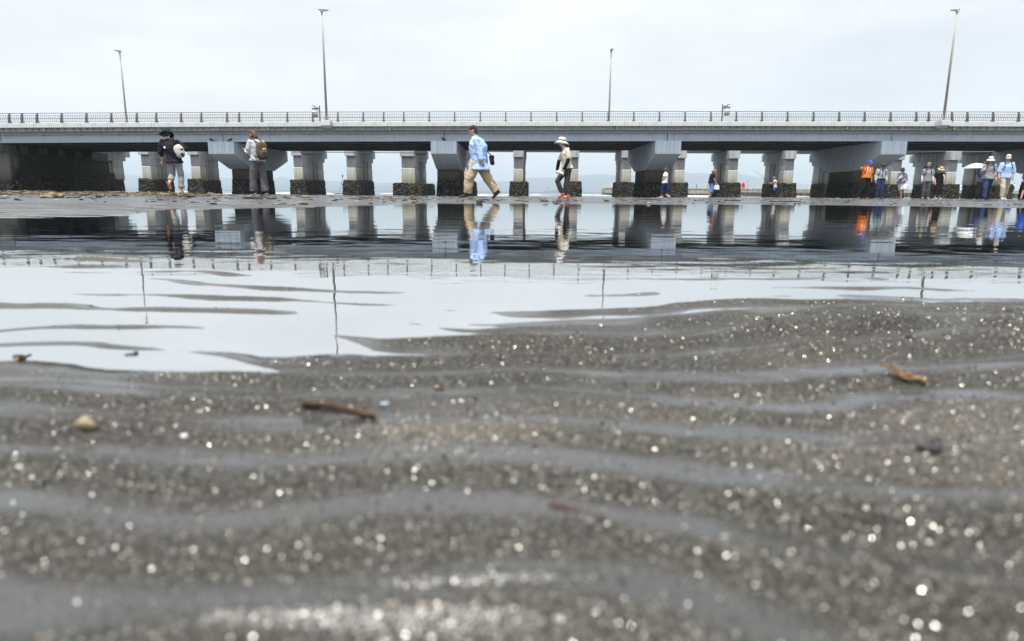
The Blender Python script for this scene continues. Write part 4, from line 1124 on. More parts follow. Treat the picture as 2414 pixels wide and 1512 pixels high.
def person(u, Y, ht, face, label, J=None, skin=0, bulk=1.0, voxel=0.014, v=468, absolute=False, group=None, base=None, mirror=False, dep=1.0):
    p = Fig()
    p.base = base if base is not None else foot(u, Y, v)
    f = Vector((face[0], face[1], 0)).normalized(); l = Vector((-f.y, f.x, 0))
    p.f, p.l, p.s = f, l, ht / 1.75
    p.bulk = bulk; p.vox = voxel; p.dep = dep
    S = 1.0 if absolute else p.s
    j = {}
    for k, q in DEF.items():
        j[k] = Vector(q) * p.s
    for k, q in (J or {}).items():
        j[k] = Vector(q) * S
    p.j = j
    p.P = lambda a, b, c, p=p: p.base + p.l * a + p.f * b + Vector((0, 0, c))
    p.w = {k: p.P(*q) for k, q in j.items()}
    p.root = thing('person', p.base, label, 'person', group)
    p.skin = SKIN[skin]
    s = p.s; b = bulk
    w = p.w
    # ---- body: one surface
    m = MB()
    def ring(c, a, d, n=14):
        return [c + l * (a * math.cos(2 * math.pi * k / n)) + f * (d * math.sin(2 * math.pi * k / n)) for k in range(n)]
    p.ring = ring
    m.rings([ring(w['pelvis'] - Vector((0, 0, .09 * s)), .10 * s * b, .08 * s * b), ring(w['pelvis'], .155 * s * b, .105 * s * b), ring(w['waist'], .135 * s * b, .095 * s * b), ring(w['chest'], .158 * s * b, .112 * s * b),
             ring((w['shL'] + w['shR']) / 2 + Vector((0, 0, .0)), .15 * s * b, .085 * s * b), ring(w['neck'] - Vector((0, 0, .03 * s)), .062 * s, .06 * s)])
    hd = w['head']
    m.tube([w['neck'] - Vector((0, 0, .06 * s)), w['neck'] + (hd - w['neck']) * .55], [.058 * s, .052 * s], 10)
    hx = (hd - w['neck']); tilt = getattr(p, 'tilt', None)
    hu = (hx.normalized() * 0.75 + Vector((0, 0, 1)) * 0.5).normalized() if hx.length > 0 else Vector((0, 0, 1))
    hf = (J or {}).get('look')
    ff = (l * hf[0] + f * hf[1] + Vector((0, 0, hf[2]))).normalized() if hf else f.copy()
    ff = (ff - hu * ff.dot(hu) * (0 if hf and abs(hf[2]) > .01 else 1)).normalized()
    hl = Vector((0, 0, 1)).cross(ff).normalized(); hu = ff.cross(hl).normalized()
    p.ax = (hl, ff, hu)
    m.ell(hd + hu * .02 * s, (.076 * s, .094 * s, .105 * s), p.ax)
    m.ell(hd - hu * .055 * s + ff * .022 * s, (.056 * s, .066 * s, .065 * s), p.ax)
    m.tube([hd + ff * .088 * s + hu * .012 * s, hd + ff * .112 * s - hu * .022 * s, hd + ff * .094 * s - hu * .03 * s], [.010 * s, .014 * s, .012 * s], 6)
    for sg in (1, -1):
        m.ell(hd + hl * sg * .078 * s - ff * .008 * s - hu * .005 * s, (.012 * s, .022 * s, .034 * s), p.ax, 8, 5)
    for sd_ in 'LR':
        m.tube([w['sh' + sd_], (w['sh' + sd_] + w['el' + sd_]) / 2, w['el' + sd_], w['el' + sd_] * .55 + w['wr' + sd_] * .45, w['wr' + sd_]], [.056 * s * b, .047 * s * b, .040 * s, .038 * s, .027 * s], 9)
        m.tube([w['hip' + sd_], (w['hip' + sd_] + w['kn' + sd_]) / 2, w['kn' + sd_], w['kn' + sd_] * .6 + w['an' + sd_] * .4, w['an' + sd_]], [.088 * s * b, .072 * s * b, .055 * s, .052 * s, .036 * s], 10)
        a = w['an' + sd_]; t = w['to' + sd_]; d = (t - a)
        m.tube([a - d * .22 - Vector((0, 0, .02 * s)), a + d * .35 - Vector((0, 0, .012 * s)), t - d * .1], [.034 * s, .036 * s, .022 * s], 8)
        wr, ha = w['wr' + sd_], w['ha' + sd_]; hdv = (ha - wr).normalized()
        m.tube([wr, wr + hdv * .05 * s, wr + hdv * .085 * s], [.024 * s, .033 * s, .030 * s], 8)
    body = fuse(m, voxel, 2)
    # ---- fingers, rooted in the palm
    for sd_ in 'LR':
        wr, ha = w['wr' + sd_], w['ha' + sd_]; d = (ha - wr).normalized()
        el = w['el' + sd_]
        side = f - d * f.dot(d)
        if side.length < .2: side = l - d * l.dot(d)
        side.normalize(); palm = d.cross(side).normalized()
        if palm.dot(w['pelvis'] - wr) < 0: palm = -palm
        p.hand = getattr(p, 'hand', {}); p.hand[sd_] = (wr + d * .09 * s, d, side, palm)
        for q, (o, ln) in enumerate(((-.026, .062), (-.009, .074), (.009, .078), (.026, .070))):
            r0 = wr + d * .075 * s + side * o * s
            k1 = r0 + d * ln * .55 * s + palm * .006 * s; k2 = k1 + (d * .75 + palm * .65).normalized() * ln * .5 * s
            body.tube([r0, k1, k2], [.0095 * s, .0085 * s, .007 * s], 5)
        r0 = wr + d * .035 * s + side * .024 * s
        body.tube([r0, r0 + (d * .7 + side * .8).normalized() * .035 * s + palm * .008 * s, r0 + (d * 1.0 + side * .55).normalized() * .066 * s + palm * .02 * s], [.012 * s, .010 * s, .008 * s], 5)
    p.body = body.build('body', p.skin, p.root, True)
    # ---- face
    for sg in (1, -1):
        MB().ell(hd + ff * .088 * s + hl * sg * .031 * s + hu * .016 * s, (.013 * s, .008 * s, .007 * s), p.ax, 8, 5).build('eye', M_EYE, p.root, True)
    MB().ell(hd + ff * .086 * s - hu * .062 * s, (.022 * s, .008 * s, .007 * s), p.ax, 8, 5).build('mouth', M_LIP, p.root, True)
    return p

def part(p, name, mb, m, smoothed=True, parent=None):
    return mb.build(name, m, parent or p.root, smoothed)

def arm_pts(p, sd_, t0, t1):
    a, b, c = p.w['sh' + sd_], p.w['el' + sd_], p.w['wr' + sd_]
    def q(t): return a + (b - a) * t if t <= 1 else b + (c - b) * (t - 1)
    ts = [t0] + [x for x in (0.33, 0.66, 1.0, 1.35, 1.7) if t0 < x < t1] + [t1]
    return [q(t) for t in ts], ts

def leg_pts(p, sd_, t0, t1):
    a, b, c = p.w['hip' + sd_], p.w['kn' + sd_], p.w['an' + sd_]
    def q(t): return a + (b - a) * t if t <= 1 else b + (c - b) * (t - 1)
    ts = [t0] + [x for x in (0.3, 0.6, 0.85, 1.0, 1.2, 1.5, 1.8) if t0 < x < t1] + [t1]
    return [q(t) for t in ts], ts

def top(p, m, name='shirt', sleeve=0.55, loose=1.18, hem=-0.06, hemw=1.15, sl=(.070, .062), wr=.010, sleeveR=None, collar=None):
    s, b, w = p.s, p.bulk, p.w
    g = MB(); R = lambda c_, a_, d_: p.ring(c_, a_, d_ * p.dep); k = loose
    up = Vector((0, 0, 1))
    hc = w['pelvis'] + up * hem * s
    g.rings([R(hc, .165 * s * b * hemw * k / 1.1, .125 * s * b * hemw * k / 1.1), R(hc + up * .03 * s, .165 * s * b * hemw * k / 1.08, .125 * s * b * hemw * k / 1.08), R((hc + w['waist']) / 2, .158 * s * b * k, .118 * s * b * k), R(w['waist'], .148 * s * b * k, .112 * s * b * k), R((w['waist'] + w['chest']) / 2, .155 * s * b * k, .118 * s * b * k), R(w['chest'], .165 * s * b * k, .122 * s * b * k),
             R((w['shL'] + w['shR']) / 2 + up * .025 * s, .158 * s * b * 1.05, .088 * s * b * 1.1), R(w['neck'] - up * .022 * s, .075 * s, .070 * s), R(w['neck'] - up * .008 * s, .068 * s, .064 * s)])
    for sd_ in 'LR':
        e = sleeveR if (sd_ == 'R' and sleeveR is not None) else sleeve
        pts, ts = arm_pts(p, sd_, 0.0, e)
        g.tube(pts, [(sl[0] + (sl[1] - sl[0]) * (t / e)) * s * (b ** .5) for t in ts], 10, ends=True)
    fz = fuse(g, p.vox * 1.15, 3, wr, int(p.base.x * 13) % 97)
    o = part(p, name, fz, m)
    if collar:
        c = MB()
        for z0, r0, r1 in ((0, .073, .066), ):
            c.rings([p.ring(w['neck'] - up * .03 * s, .078 * s, .074 * s), p.ring(w['neck'] + up * .015 * s, .068 * s, .066 * s), p.ring(w['neck'] + up * .012 * s, .058 * s, .056 * s), p.ring(w['neck'] - up * .03 * s, .062 * s, .06 * s)])
        part(p, 'collar', c, collar)
    return o

def bottoms(p, m, name='trousers', length=1.93, r=(.105, .085, .075), wr=.009, lengthR=None):
    s, b, w = p.s, p.bulk, p.w
    g = MB(); R = p.ring; up = Vector((0, 0, 1))
    g.rings([R(w['pelvis'] - up * .10 * s, .12 * s * b, .105 * s * b), R(w['pelvis'] - up * .04 * s, .168 * s * b, .122 * s * b), R(w['pelvis'] + up * .04 * s, .163 * s * b, .118 * s * b), R(w['waist'] * .6 + w['pelvis'] * .4 + up * .0, .150 * s * b, .110 * s * b)])
    for sd_ in 'LR':
        e = lengthR if (sd_ == 'R' and lengthR is not None) else length
        pts, ts = leg_pts(p, sd_, 0.0, e)
        rr = []
        for t in ts:
            rr.append((r[0] + (r[1] - r[0]) * min(t, 1) if t <= 1 else r[1] + (r[2] - r[1]) * (t - 1)) * s * (b ** .5))
        g.tube(pts, rr, 11, ends=False)
    fz = fuse(g, p.vox * 1.15, 3, wr, int(p.base.x * 7 + 5) % 97, (8, 8, 7))
    return part(p, name, fz, m)

def shoes(p, upper, sole, name='shoe', k=1.0, which='LR', low=False):
    s = p.s
    for sd_ in which:
        a, t = p.w['an' + sd_], p.w['to' + sd_]
        d = (t - a); fl = Vector((d.x, d.y, d.z)); side = fl.cross(Vector((0, 0, 1)))
        side = side.normalized() if side.length > 1e-4 else p.l
        n = side.cross(fl).normalized()
        dn = fl.normalized()
        heel = a - dn * .065 * s - n * .045 * s; toe = t + dn * .045 * s - n * .018 * s
        def rg(q, w_, h0, h1): return [q - side * w_ + n * h0, q + side * w_ + n * h0, q + side * w_ * .92 + n * (h0 * .4 + h1 * .6), q + side * w_ * .5 + n * h1, q - side * w_ * .5 + n * h1, q - side * w_ * .92 + n * (h0 * .4 + h1 * .6)]
        L_ = toe - heel
        u = MB().rings([rg(heel, .026 * s * k, .012 * s, (.075 if not low else .03) * s), rg(heel + L_ * .12, .034 * s * k, .010 * s, (.088 if not low else .035) * s), rg(heel + L_ * .32, .037 * s * k, .010 * s, (.085 if not low else .05) * s), rg(heel + L_ * .55, .042 * s * k, .010 * s, .062 * s), rg(heel + L_ * .85, .043 * s * k, .010 * s, .046 * s), rg(toe, .026 * s * k, .012 * s, .030 * s)])
        o = part(p, name, u, upper)
        sm = MB().rings([rg(heel - dn * .006 * s, .029 * s * k, -.012 * s, .013 * s), rg(heel + L_ * .2, .037 * s * k, -.014 * s, .011 * s), rg(heel + L_ * .6, .046 * s * k, -.014 * s, .011 * s), rg(heel + L_ * .88, .045 * s * k, -.010 * s, .011 * s), rg(toe + dn * .006 * s, .027 * s * k, -.004 * s, .013 * s)])
        part(p, 'sole', sm, sole, False, o)

def sandals(p, col, name='sandal'):
    s = p.s
    for sd_ in 'LR':
        a, t = p.w['an' + sd_], p.w['to' + sd_]
        fl = (t - a); dn = fl.normalized(); side = fl.cross(Vector((0, 0, 1))); side = side.normalized() if side.length > 1e-4 else p.l
        n = side.cross(fl).normalized()
        heel = a - dn * .07 * s - n * .052 * s; toe = t + dn * .05 * s - n * .030 * s; L_ = toe - heel
        def rg(q, w_, h0, h1): return [q - side * w_ + n * h0, q + side * w_ + n * h0, q + side * w_ + n * h1, q - side * w_ + n * h1]
        m = MB().rings([rg(heel, .026 * s, -.014 * s, .008 * s), rg(heel + L_ * .2, .038 * s, -.014 * s, .006 * s), rg(heel + L_ * .65, .046 * s, -.012 * s, .006 * s), rg(toe, .028 * s, -.008 * s, .010 * s)])
        o = part(p, name, m, col, False)
        st = MB()
        for q in (.35, .68):
            c = heel + L_ * q
            st.tube([c + side * .046 * s + n * .005 * s, c + side * .030 * s + n * .058 * s, c - side * .030 * s + n * .058 * s, c - side * .046 * s + n * .005 * s], .010 * s, 6)
        part(p, 'strap', st, col, True, o)

def hat(p, m, kind, band=None, brim=.185, droop=.05, crown=.115, tiltb=0.0, k=1.0):
    s = p.s * k; l, f, u = p.ax
    if tiltb:
        f2 = (f * math.cos(tiltb) + u * math.sin(tiltb)).normalized(); u = (u * math.cos(tiltb) - f * math.sin(tiltb)).normalized(); f = f2
    c = p.w['head'] + u * .030 * p.s - f * .006 * p.s
    n = 18
    def rg(r, h, fx=1.06, wav=0):
        return [c + l * (r * .92 * s * math.cos(2 * math.pi * i / n)) + f * (r * fx * s * math.sin(2 * math.pi * i / n)) + u * ((h + wav * math.sin(4 * math.pi * i / n)) * s) for i in range(n)]
    if kind in ('bucket', 'boonie', 'straw'):
        wv_ = {'bucket': 0.006, 'boonie': 0.022, 'straw': 0.0}[kind]
        t = .008
        mb = MB().rings([rg(brim, -droop, wav=wv_), rg((brim + .1) / 2, -droop * .42, wav=wv_ * .5), rg(.098, 0), rg(.094, crown * .55), rg(.086, crown * .86), rg(.062, crown), rg(.02, crown * 1.03)])
        mb.rings([rg(brim - .003, -droop - t, wav=wv_), rg((brim + .1) / 2, -droop * .42 - t, wav=wv_ * .5), rg(.098, -t)], cap=True)
        mb.rings([rg(brim, -droop, wav=wv_), rg(brim - .003, -droop - t, wav=wv_)], cap=False)
        o = part(p, 'hat', mb, m)
        if band:
            part(p, 'hat_band', MB().rings([rg(.101, .004), rg(.099, .03), rg(.097, .03), rg(.097, .004)]), band, True, o)
        return o
    if kind == 'cap':
        mb = MB().rings([rg(.098, -.022), rg(.099, .01), rg(.092, crown * .6), rg(.068, crown * .86), rg(.03, crown * .98), rg(.008, crown)])
        o = part(p, 'cap', mb, m)
        vs = []
        for i in range(9):
            a = math.pi * (0.12 + 0.76 * i / 8)
            vs.append((math.cos(a), math.sin(a)))
        top_, bot = [], []
        inn = [c + l * x * .088 * s + f * (y * .094 * s) + u * (-.012) * s for x, y in vs]
        mid = [c + l * x * .092 * s + f * (y * .135 * s + .004) + u * (-.018 - .010 * abs(x)) * s for x, y in vs]
        out = [c + l * x * .085 * s + f * (y * .170 * s + .006) + u * (-.036 - .014 * abs(x)) * s for x, y in vs]
        th = u * .007 * s
        b_ = MB().rings([inn, mid, out, [q - th for q in out], [q - th for q in mid], [q - th for q in inn]], cap=False, closed=False)
        b_.rings([inn, [q - th for q in inn]], cap=False, closed=False)
        part(p, 'visor', b_, band or m, True, o)
        return o

def hair(p, m, kind):
    s = p.s; l, f, u = p.ax; c = p.w['head']
    g = MB()
    g.ell(c - f * .018 * s + u * .034 * s, (.086 * s, .098 * s, .104 * s), p.ax)
    if kind == 'short':
        g.ell(c - f * .048 * s - u * .02 * s, (.074 * s, .058 * s, .07 * s), p.ax)
        for i in range(22):
            a = rnd.uniform(0, 6.28); e = rnd.uniform(.2, 1.3)
            d = l * math.cos(a) * math.cos(e) + f * math.sin(a) * math.cos(e) + u * math.sin(e)
            q = c - f * .015 * s + u * .034 * s + d * .088 * s
            g.tube([q, q + d * .018 * s + f * .012 * s], [.022 * s, .012 * s], 6)
    if kind == 'tail':
        g.ell(c - f * .045 * s - u * .03 * s, (.080 * s, .062 * s, .09 * s), p.ax)
    if kind in ('bob', 'long'):
        g.ell(c - f * .035 * s - u * .035 * s, (.088 * s, .072 * s, .105 * s), p.ax)
        g.ell(c + f * .03 * s + u * .05 * s, (.080 * s, .066 * s, .06 * s), p.ax)
        for sg in (1, -1):
            g.tube([c + l * sg * .072 * s + f * .035 * s + u * .04 * s, c + l * sg * .084 * s + f * .03 * s - u * .06 * s, c + l * sg * .075 * s + f * .028 * s - u * .115 * s], [.024 * s, .026 * s, .014 * s], 8)
    if kind == 'bob':
        g.tube([c - f * .05 * s, c - f * .062 * s - u * .13 * s], [.075 * s, .062 * s], 10)
    if kind == 'long':
        g.tube([c - f * .055 * s + u * .03 * s, c - f * .10 * s - u * .10 * s, c - f * .15 * s - Vector((0, 0, .27 * s)), c - f * .17 * s - Vector((0, 0, .36 * s))], [.075 * s, .070 * s, .055 * s, .025 * s], 10)
    if kind == 'tail':
        g.tube([c - f * .07 * s - u * .04 * s, c - f * .13 * s - u * .10 * s, c - f * .15 * s - u * .19 * s], [.045 * s, .048 * s, .02 * s], 8)
    return part(p, 'hair', fuse(g, .011 * max(s, .9) if p.vox < .016 else .016, 1, .004, 5, (40, 40, 8)), m)

def sup(c, r, ax, sq=0.55):
    return MB().ell(c, r, ax, 20, 12, squash=sq)

def strap(p, pts, name, m, r=.018, parent=None):
    return part(p, name, MB().tube(pts, r, 6), m, True, parent)

def backpack(p, m, name='backpack', back=.19, h=.36, w=.26, d=.13, z=None, pocket=True, strapm=None, straps=True):
    s = p.s; W = p.w
    c = W['chest'] * .72 + W['waist'] * .28 - p.f * back * s
    if z: c = c + Vector((0, 0, z * s))
    ax = (p.l, p.f, Vector((0, 0, 1)))
    o = part(p, name, sup(c, (w / 2 * s, d / 2 * s, h / 2 * s), ax, .6), m)
    if pocket:
        part(p, 'pocket', sup(c - p.f * (d * .5) * s - Vector((0, 0, h * .2 * s)), (w * .40 * s, .045 * s, h * .24 * s), ax, .6), m, True, o)
    if straps:
        for sg in (1, -1):
            sh = (W['shL'] if sg > 0 else W['shR']) * .62 + W['neck'] * .38
            k = p.bulk
            strap(p, [c + p.l * sg * w * .3 * s + Vector((0, 0, h * .42 * s)) + p.f * .03 * s, sh + Vector((0, 0, .055 * s)) - p.f * .02 * s, sh + p.f * .10 * s * k - Vector((0, 0, .02 * s)), W['chest'] + p.l * sg * .115 * s * k + p.f * .148 * s * k, W['waist'] + p.l * sg * .155 * s * k + p.f * .06 * s * k + Vector((0, 0, .07 * s)), c + p.l * sg * w * .42 * s - Vector((0, 0, h * .38 * s)) + p.f * .03 * s], 'strap', strapm or m, .017 * s, o)
    return o

# ---------- palette
C_NAVYB = cloth('blue_black', (0.018, 0.016, 0.030)); C_SHIRTB = cloth('sky_blue', (0.36, 0.50, 0.80), 0.04); C_SHIRTB2 = cloth('pale_blue', (0.36, 0.50, 0.80), 0.1)
C_KHAKI = cloth('khaki', (0.43, 0.345, 0.235), 0.1); C_GREYT = cloth('grey_tee', (0.47, 0.48, 0.51), 0.08); C_WHITE = cloth('white', (0.78, 0.78, 0.79), 0.06)
C_SLATE = cloth('slate_trousers', (0.105, 0.10, 0.115), 0.25); C_CREAM = cloth('cream', (0.60, 0.555, 0.44), 0.12); C_CHAR = cloth('charcoal', (0.055, 0.05, 0.05), 0.2)
C_BLACK = cloth('black', (0.010, 0.010, 0.012)); C_NAVY = cloth('navy', (0.015, 0.022, 0.085), 0.2); C_JEAN = cloth('denim', (0.030, 0.045, 0.105), 0.3, scale=8); C_JEANL = cloth('light_denim', (0.115, 0.22, 0.48), 0.25, scale=8)
C_ORANGE = cloth('orange', (0.90, 0.22, 0.015), 0.08); C_STRIPE = cloth('pinstripe_grey', (0.33, 0.34, 0.36), 0.12); C_GREY = cloth('mid_grey', (0.27, 0.275, 0.29), 0.15); C_CHECK = cloth('grey_green_check', (0.36, 0.43, 0.44), 0.18, scale=30)
C_BLUE = cloth('bright_blue', (0.03, 0.17, 0.62), 0.15); C_LILAC = cloth('lilac', (0.62, 0.55, 0.70), 0.1); C_BEIGE = cloth('beige', (0.55, 0.50, 0.41), 0.1); C_STRAW = cloth('straw', (0.56, 0.42, 0.24), 0.2, scale=40)
C_CAPBL = cloth('cap_blue', (0.07, 0.07, 0.50), 0.1); C_OLIVE = cloth('olive', (0.20, 0.22, 0.10), 0.15); C_BROWN = cloth('brown', (0.075, 0.045, 0.04), 0.2); C_PACK = cloth('pack_brown', (0.085, 0.072, 0.055), 0.2, bscale=9, bump=.012); C_NAVYBAG = cloth('navy_bag', (0.012, 0.016, 0.05), 0.2)
C_HATW = cloth('hat_white', (0.60, 0.57, 0.56), 0.06); C_HATD = cloth('hat_dark_teal', (0.018, 0.028, 0.034), 0.2); C_PURPLE = cloth('purple', (0.09, 0.02, 0.13), 0.1); C_RED = mat('rubber_red', (0.42, 0.035, 0.025), 0.45, 0.4, 0.1); C_TAUPE = cloth('taupe_sandal', (0.20, 0.13, 0.10), 0.2)
C_PRINT = cloth('white_print', (0.50, 0.49, 0.45), 0.1); C_WSHORT = cloth('pale_shorts', (0.52, 0.56, 0.62), 0.1); C_SHOEG = cloth('shoe_grey', (0.42, 0.41, 0.40), 0.15)
UP = Vector((0, 0, 1))

# pin stripes and the printed bag get their own pattern
def stripe(m, col2, scale, axis='X', thin=0.8):
    nt = m.node_tree; L = nt.links; b = nt.nodes['Principled BSDF']
    old = b.inputs['Base Color'].links[0].from_socket
    tc = nd(nt, 'ShaderNodeTexCoord'); w = nd(nt, 'ShaderNodeTexWave', wave_type='BANDS', bands_direction=axis); w.inputs['Scale'].default_value = scale
    L.new(tc.outputs['Object'], w.inputs['Vector'])
    r = nd(nt, 'ShaderNodeMapRange'); r.inputs['From Min'].default_value = thin; r.inputs['From Max'].default_value = 1.0
    L.new(w.outputs['Fac'], r.inputs['Value'])
    mx = nd(nt, 'ShaderNodeMix', data_type='RGBA'); mx.inputs['B'].default_value = (*col2, 1)
    L.new(r.outputs['Result'], mx.inputs['Factor']); L.new(old, mx.inputs['A']); L.new(mx.outputs['Result'], b.inputs['Base Color'])
stripe(C_STRIPE, (0.08, 0.075, 0.075), 12, 'X', 0.6)
def blotch(m, col2, scale, lo, hi):
    nt = m.node_tree; L = nt.links; b = nt.nodes['Principled BSDF']
    old = b.inputs['Base Color'].links[0].from_socket
    tc = nd(nt, 'ShaderNodeTexCoord'); w = nd(nt, 'ShaderNodeTexVoronoi', i_Scale=scale, feature='F1'); L.new(tc.outputs['Object'], w.inputs['Vector'])
    n = nd(nt, 'ShaderNodeTexNoise', i_Scale=scale * .7, i_Detail=4.0); L.new(tc.outputs['Object'], n.inputs['Vector'])
    r = nd(nt, 'ShaderNodeMapRange'); r.inputs['From Min'].default_value = lo; r.inputs['From Max'].default_value = hi
    L.new(n.outputs['Fac'], r.inputs['Value'])
    mx = nd(nt, 'ShaderNodeMix', data_type='RGBA'); mx.inputs['B'].default_value = (*col2, 1)
    L.new(r.outputs['Result'], mx.inputs['Factor']); L.new(old, mx.inputs['A']); L.new(mx.outputs['Result'], b.inputs['Base Color'])
blotch(C_PRINT, (0.02, 0.02, 0.02), 16, .56, .6)

YS = 16.8
# 1 ------------------------------------------------ walker in the dark hat, seen from behind
p = person(416, YS, 1.63, (0.02, 1), 'person in dark sun hat and loose navy top walking away with a white sling bag', dict(
    head=(.125, .02, 1.475), neck=(.07, -.01, 1.375), chest=(.045, 0, 1.19), waist=(-.02, 0, .98), pelvis=(-.03, -.01, .84), look=(.45, 1, -.45),
    shL=(.225, 0, 1.31), elL=(.30, .0, 1.06), wrL=(.30, .04, .855), haL=(.325, .03, .74), shR=(-.115, 0, 1.31), elR=(-.30, .05, 1.12), wrR=(-.22, .25, 1.10), haR=(-.14, .28, 1.12),
    hipL=(.05, 0, .82), knL=(.075, .05, .50), anL=(.04, -.22, .29), toL=(.015, -.20, .11), hipR=(-.115, 0, .82), knR=(-.15, .02, .46), anR=(-.15, -.03, .085), toR=(-.165, .15, .03)), absolute=True, v=461, voxel=.012)
top(p, C_NAVYB, 'tunic', sleeve=1.42, sleeveR=1.2, loose=1.30, hem=-.07, hemw=1.22, sl=(.075, .075), wr=.018)
bottoms(p, C_STRIPE, 'cropped_trousers', 1.72, (.10, .080, .078), .010, lengthR=1.78)
sandals(p, C_TAUPE); hair(p, M_HAIRB, 'short'); hat(p, C_HATD, 'boonie', C_BLACK, brim=.18, droop=.035, crown=.125, k=1.08)
bc = p.P(-.255, -.16, 1.06); ax = (p.l * .93 - UP * .36, p.f, UP * .93 + p.l * .36)
bg = part(p, 'sling_bag', sup(bc, (.115, .075, .165), ax, .75), C_PRINT)
strap(p, [bc + UP * .17 + p.l * .05, p.P(-.10, -.135, 1.30), p.P(-.03, .02, 1.405), p.P(.0, .13, 1.30)], 'strap', C_BLACK, .016, bg)
strap(p, [bc - UP * .05 + p.l * .10, p.P(-.02, -.165, 1.05), p.P(.14, -.135, 1.22), p.P(.225, -.06, 1.355), p.P(.21, .09, 1.31)], 'strap', C_BLACK, .013, bg)
part(p, 'buckle', MB().box(p.P(.10, -.165, 1.15) - Vector((.022, .01, .025)), p.P(.10, -.165, 1.15) + Vector((.022, .01, .025))), M_WHITE, False, bg)

# 2 ------------------------------------------------ woman reading a phone
p = person(612, YS, 1.63, (-.82, .57), 'woman with brown bob and brown backpack standing looking down at her phone', dict(
    head=(.0, .11, 1.485), neck=(0, .035, 1.385), chest=(0, .0, 1.20), waist=(0, 0, 1.0), pelvis=(0, 0, .86), look=(.1, 1, -.55),
    shL=(.165, 0, 1.31), elL=(.20, .06, 1.05), wrL=(.12, .27, 1.09), haL=(.09, .34, 1.12), shR=(-.165, 0, 1.31), elR=(-.20, .06, 1.05), wrR=(-.10, .26, 1.10), haR=(-.06, .33, 1.13),
    hipL=(.09, 0, .83), knL=(.105, .05, .45), anL=(.11, .06, .08), toL=(.11, .24, .03), hipR=(-.09, 0, .83), knR=(-.10, -.05, .45), anR=(-.11, -.10, .08), toR=(-.12, .08, .03)), absolute=True, v=464, voxel=.012, bulk=1.08)
top(p, C_GREYT, 'shirt', sleeve=.72, loose=1.2, hem=-.02, hemw=1.14, sl=(.075, .080), wr=.012)
for sd_ in 'LR':
    pts, ts = arm_pts(p, sd_, .55, 1.9)
    part(p, 'arm_cover', MB().tube(pts, [.056, .05, .05, .046, .04, .036][:len(pts)], 9), C_LILAC if False else C_WHITE)
bottoms(p, C_SLATE, 'wide_trousers', 1.93, (.104, .096, .104), .014)
shoes(p, C_BLACK, M_SOLEW); hair(p, M_HAIRBR, 'bob')
bp_ = backpack(p, C_PACK, back=.235, h=.46, w=.30, d=.17, z=-.06)
part(p, 'charm', MB().ell(p.P(.05, -.345, 1.12), (.022, .018, .026), None, 8, 6).ell(p.P(.0, -.345, 1.13), (.022, .018, .026), None, 8, 6), mat('charm_yellow', (.75, .48, .04), .5, .4, .2), True, bp_)
part(p, 'charm', MB().ell(p.P(.05, -.35, 1.06), (.02, .016, .024), None, 8, 6).ell(p.P(.0, -.35, 1.065), (.02, .016, .024), None, 8, 6), mat('charm_blue', (.05, .1, .5), .5, .4, .3), True, bp_)
ph = p.hand['L'][0]
t = thing('phone', ph, 'white phone held by the woman with the brown backpack', 'phone')
a1 = (p.f * .9 + UP * .35).normalized(); a2 = p.l; a3 = a1.cross(a2)
MB().ell(ph + p.f * .02 - p.l * .03 + UP * .02, (.085, .040, .006), (a1, a2, a3), 16, 6, squash=.35).build('case', M_WHITE, t)
MB().ell(ph + p.f * .02 - p.l * .03 + UP * .02 - a3 * -.0062, (.078, .036, .002), (a1, a2, a3), 16, 4, squash=.35).build('screen', M_EYE, t)
cs = [p.P(.19, .06, 1.04), p.P(.20, .0, .94), p.P(.17, -.12, .88)]
strap(p, cs, 'bag_cord', C_PRINT, .009)

# 3 ------------------------------------------------ man in the blue shirt
p = person(1127, YS, 1.80, (-1, .02), 'man in open sky-blue shirt and khaki trousers striding left across the sand', dict(
    head=(0, .118, 1.63), neck=(0, .06, 1.50), chest=(0, .0, 1.28), waist=(0, -.02, 1.03), pelvis=(0, -.03, .89), look=(0, 1, -.25),
    shL=(.185, .025, 1.40), elL=(.24, -.055, 1.12), wrL=(.25, -.10, .90), haL=(.24, -.145, .80), shR=(-.185, .0, 1.40), elR=(-.235, .07, 1.12), wrR=(-.20, .17, .92), haR=(-.19, .22, .84),
    hipL=(.09, .01, .87), knL=(.10, .215, .46), anL=(.10, .255, .09), toL=(.11, .43, .035), hipR=(-.09, -.04, .87), knR=(-.10, -.255, .46), anR=(-.10, -.475, .145), toR=(-.10, -.375, .03)), absolute=True, v=469, voxel=.012, bulk=1.20, dep=1.28)
top(p, C_SHIRTB, 'shirt', sleeve=1.86, loose=1.24, hem=-.20, hemw=1.22, sl=(.078, .060), wr=.022, collar=C_SHIRTB)
part(p, 'undershirt', MB().rings([p.ring(p.P(0, .10, z), a, .085) for z, a in ((.95, .07), (1.0, .09), (1.15, .10), (1.30, .09), (1.42, .06))]), C_BLACK)
bottoms(p, C_KHAKI, 'trousers', 1.93, (.125, .108, .092), .016)
shoes(p, C_CHAR, M_SOLE, k=1.1); hair(p, M_HAIRB, 'short')
part(p, 'watch', MB().tube([p.w['wrL'] + (p.w['elL'] - p.w['wrL']) * .05, p.w['wrL'] + (p.w['elL'] - p.w['wrL']) * .16], .040, 10, False), C_BLACK)
bc = p.P(.02, -.345, .93); bg = part(p, 'shoulder_bag', sup(bc, (.12, .055, .12), (p.l, p.f * .97 - UP * .2, UP * .97 + p.f * .2), .4), C_NAVYBAG)
part(p, 'bag_flap', sup(bc + UP * .07, (.122, .060, .05), (p.l, p.f, UP), .45), C_NAVYBAG, True, bg)
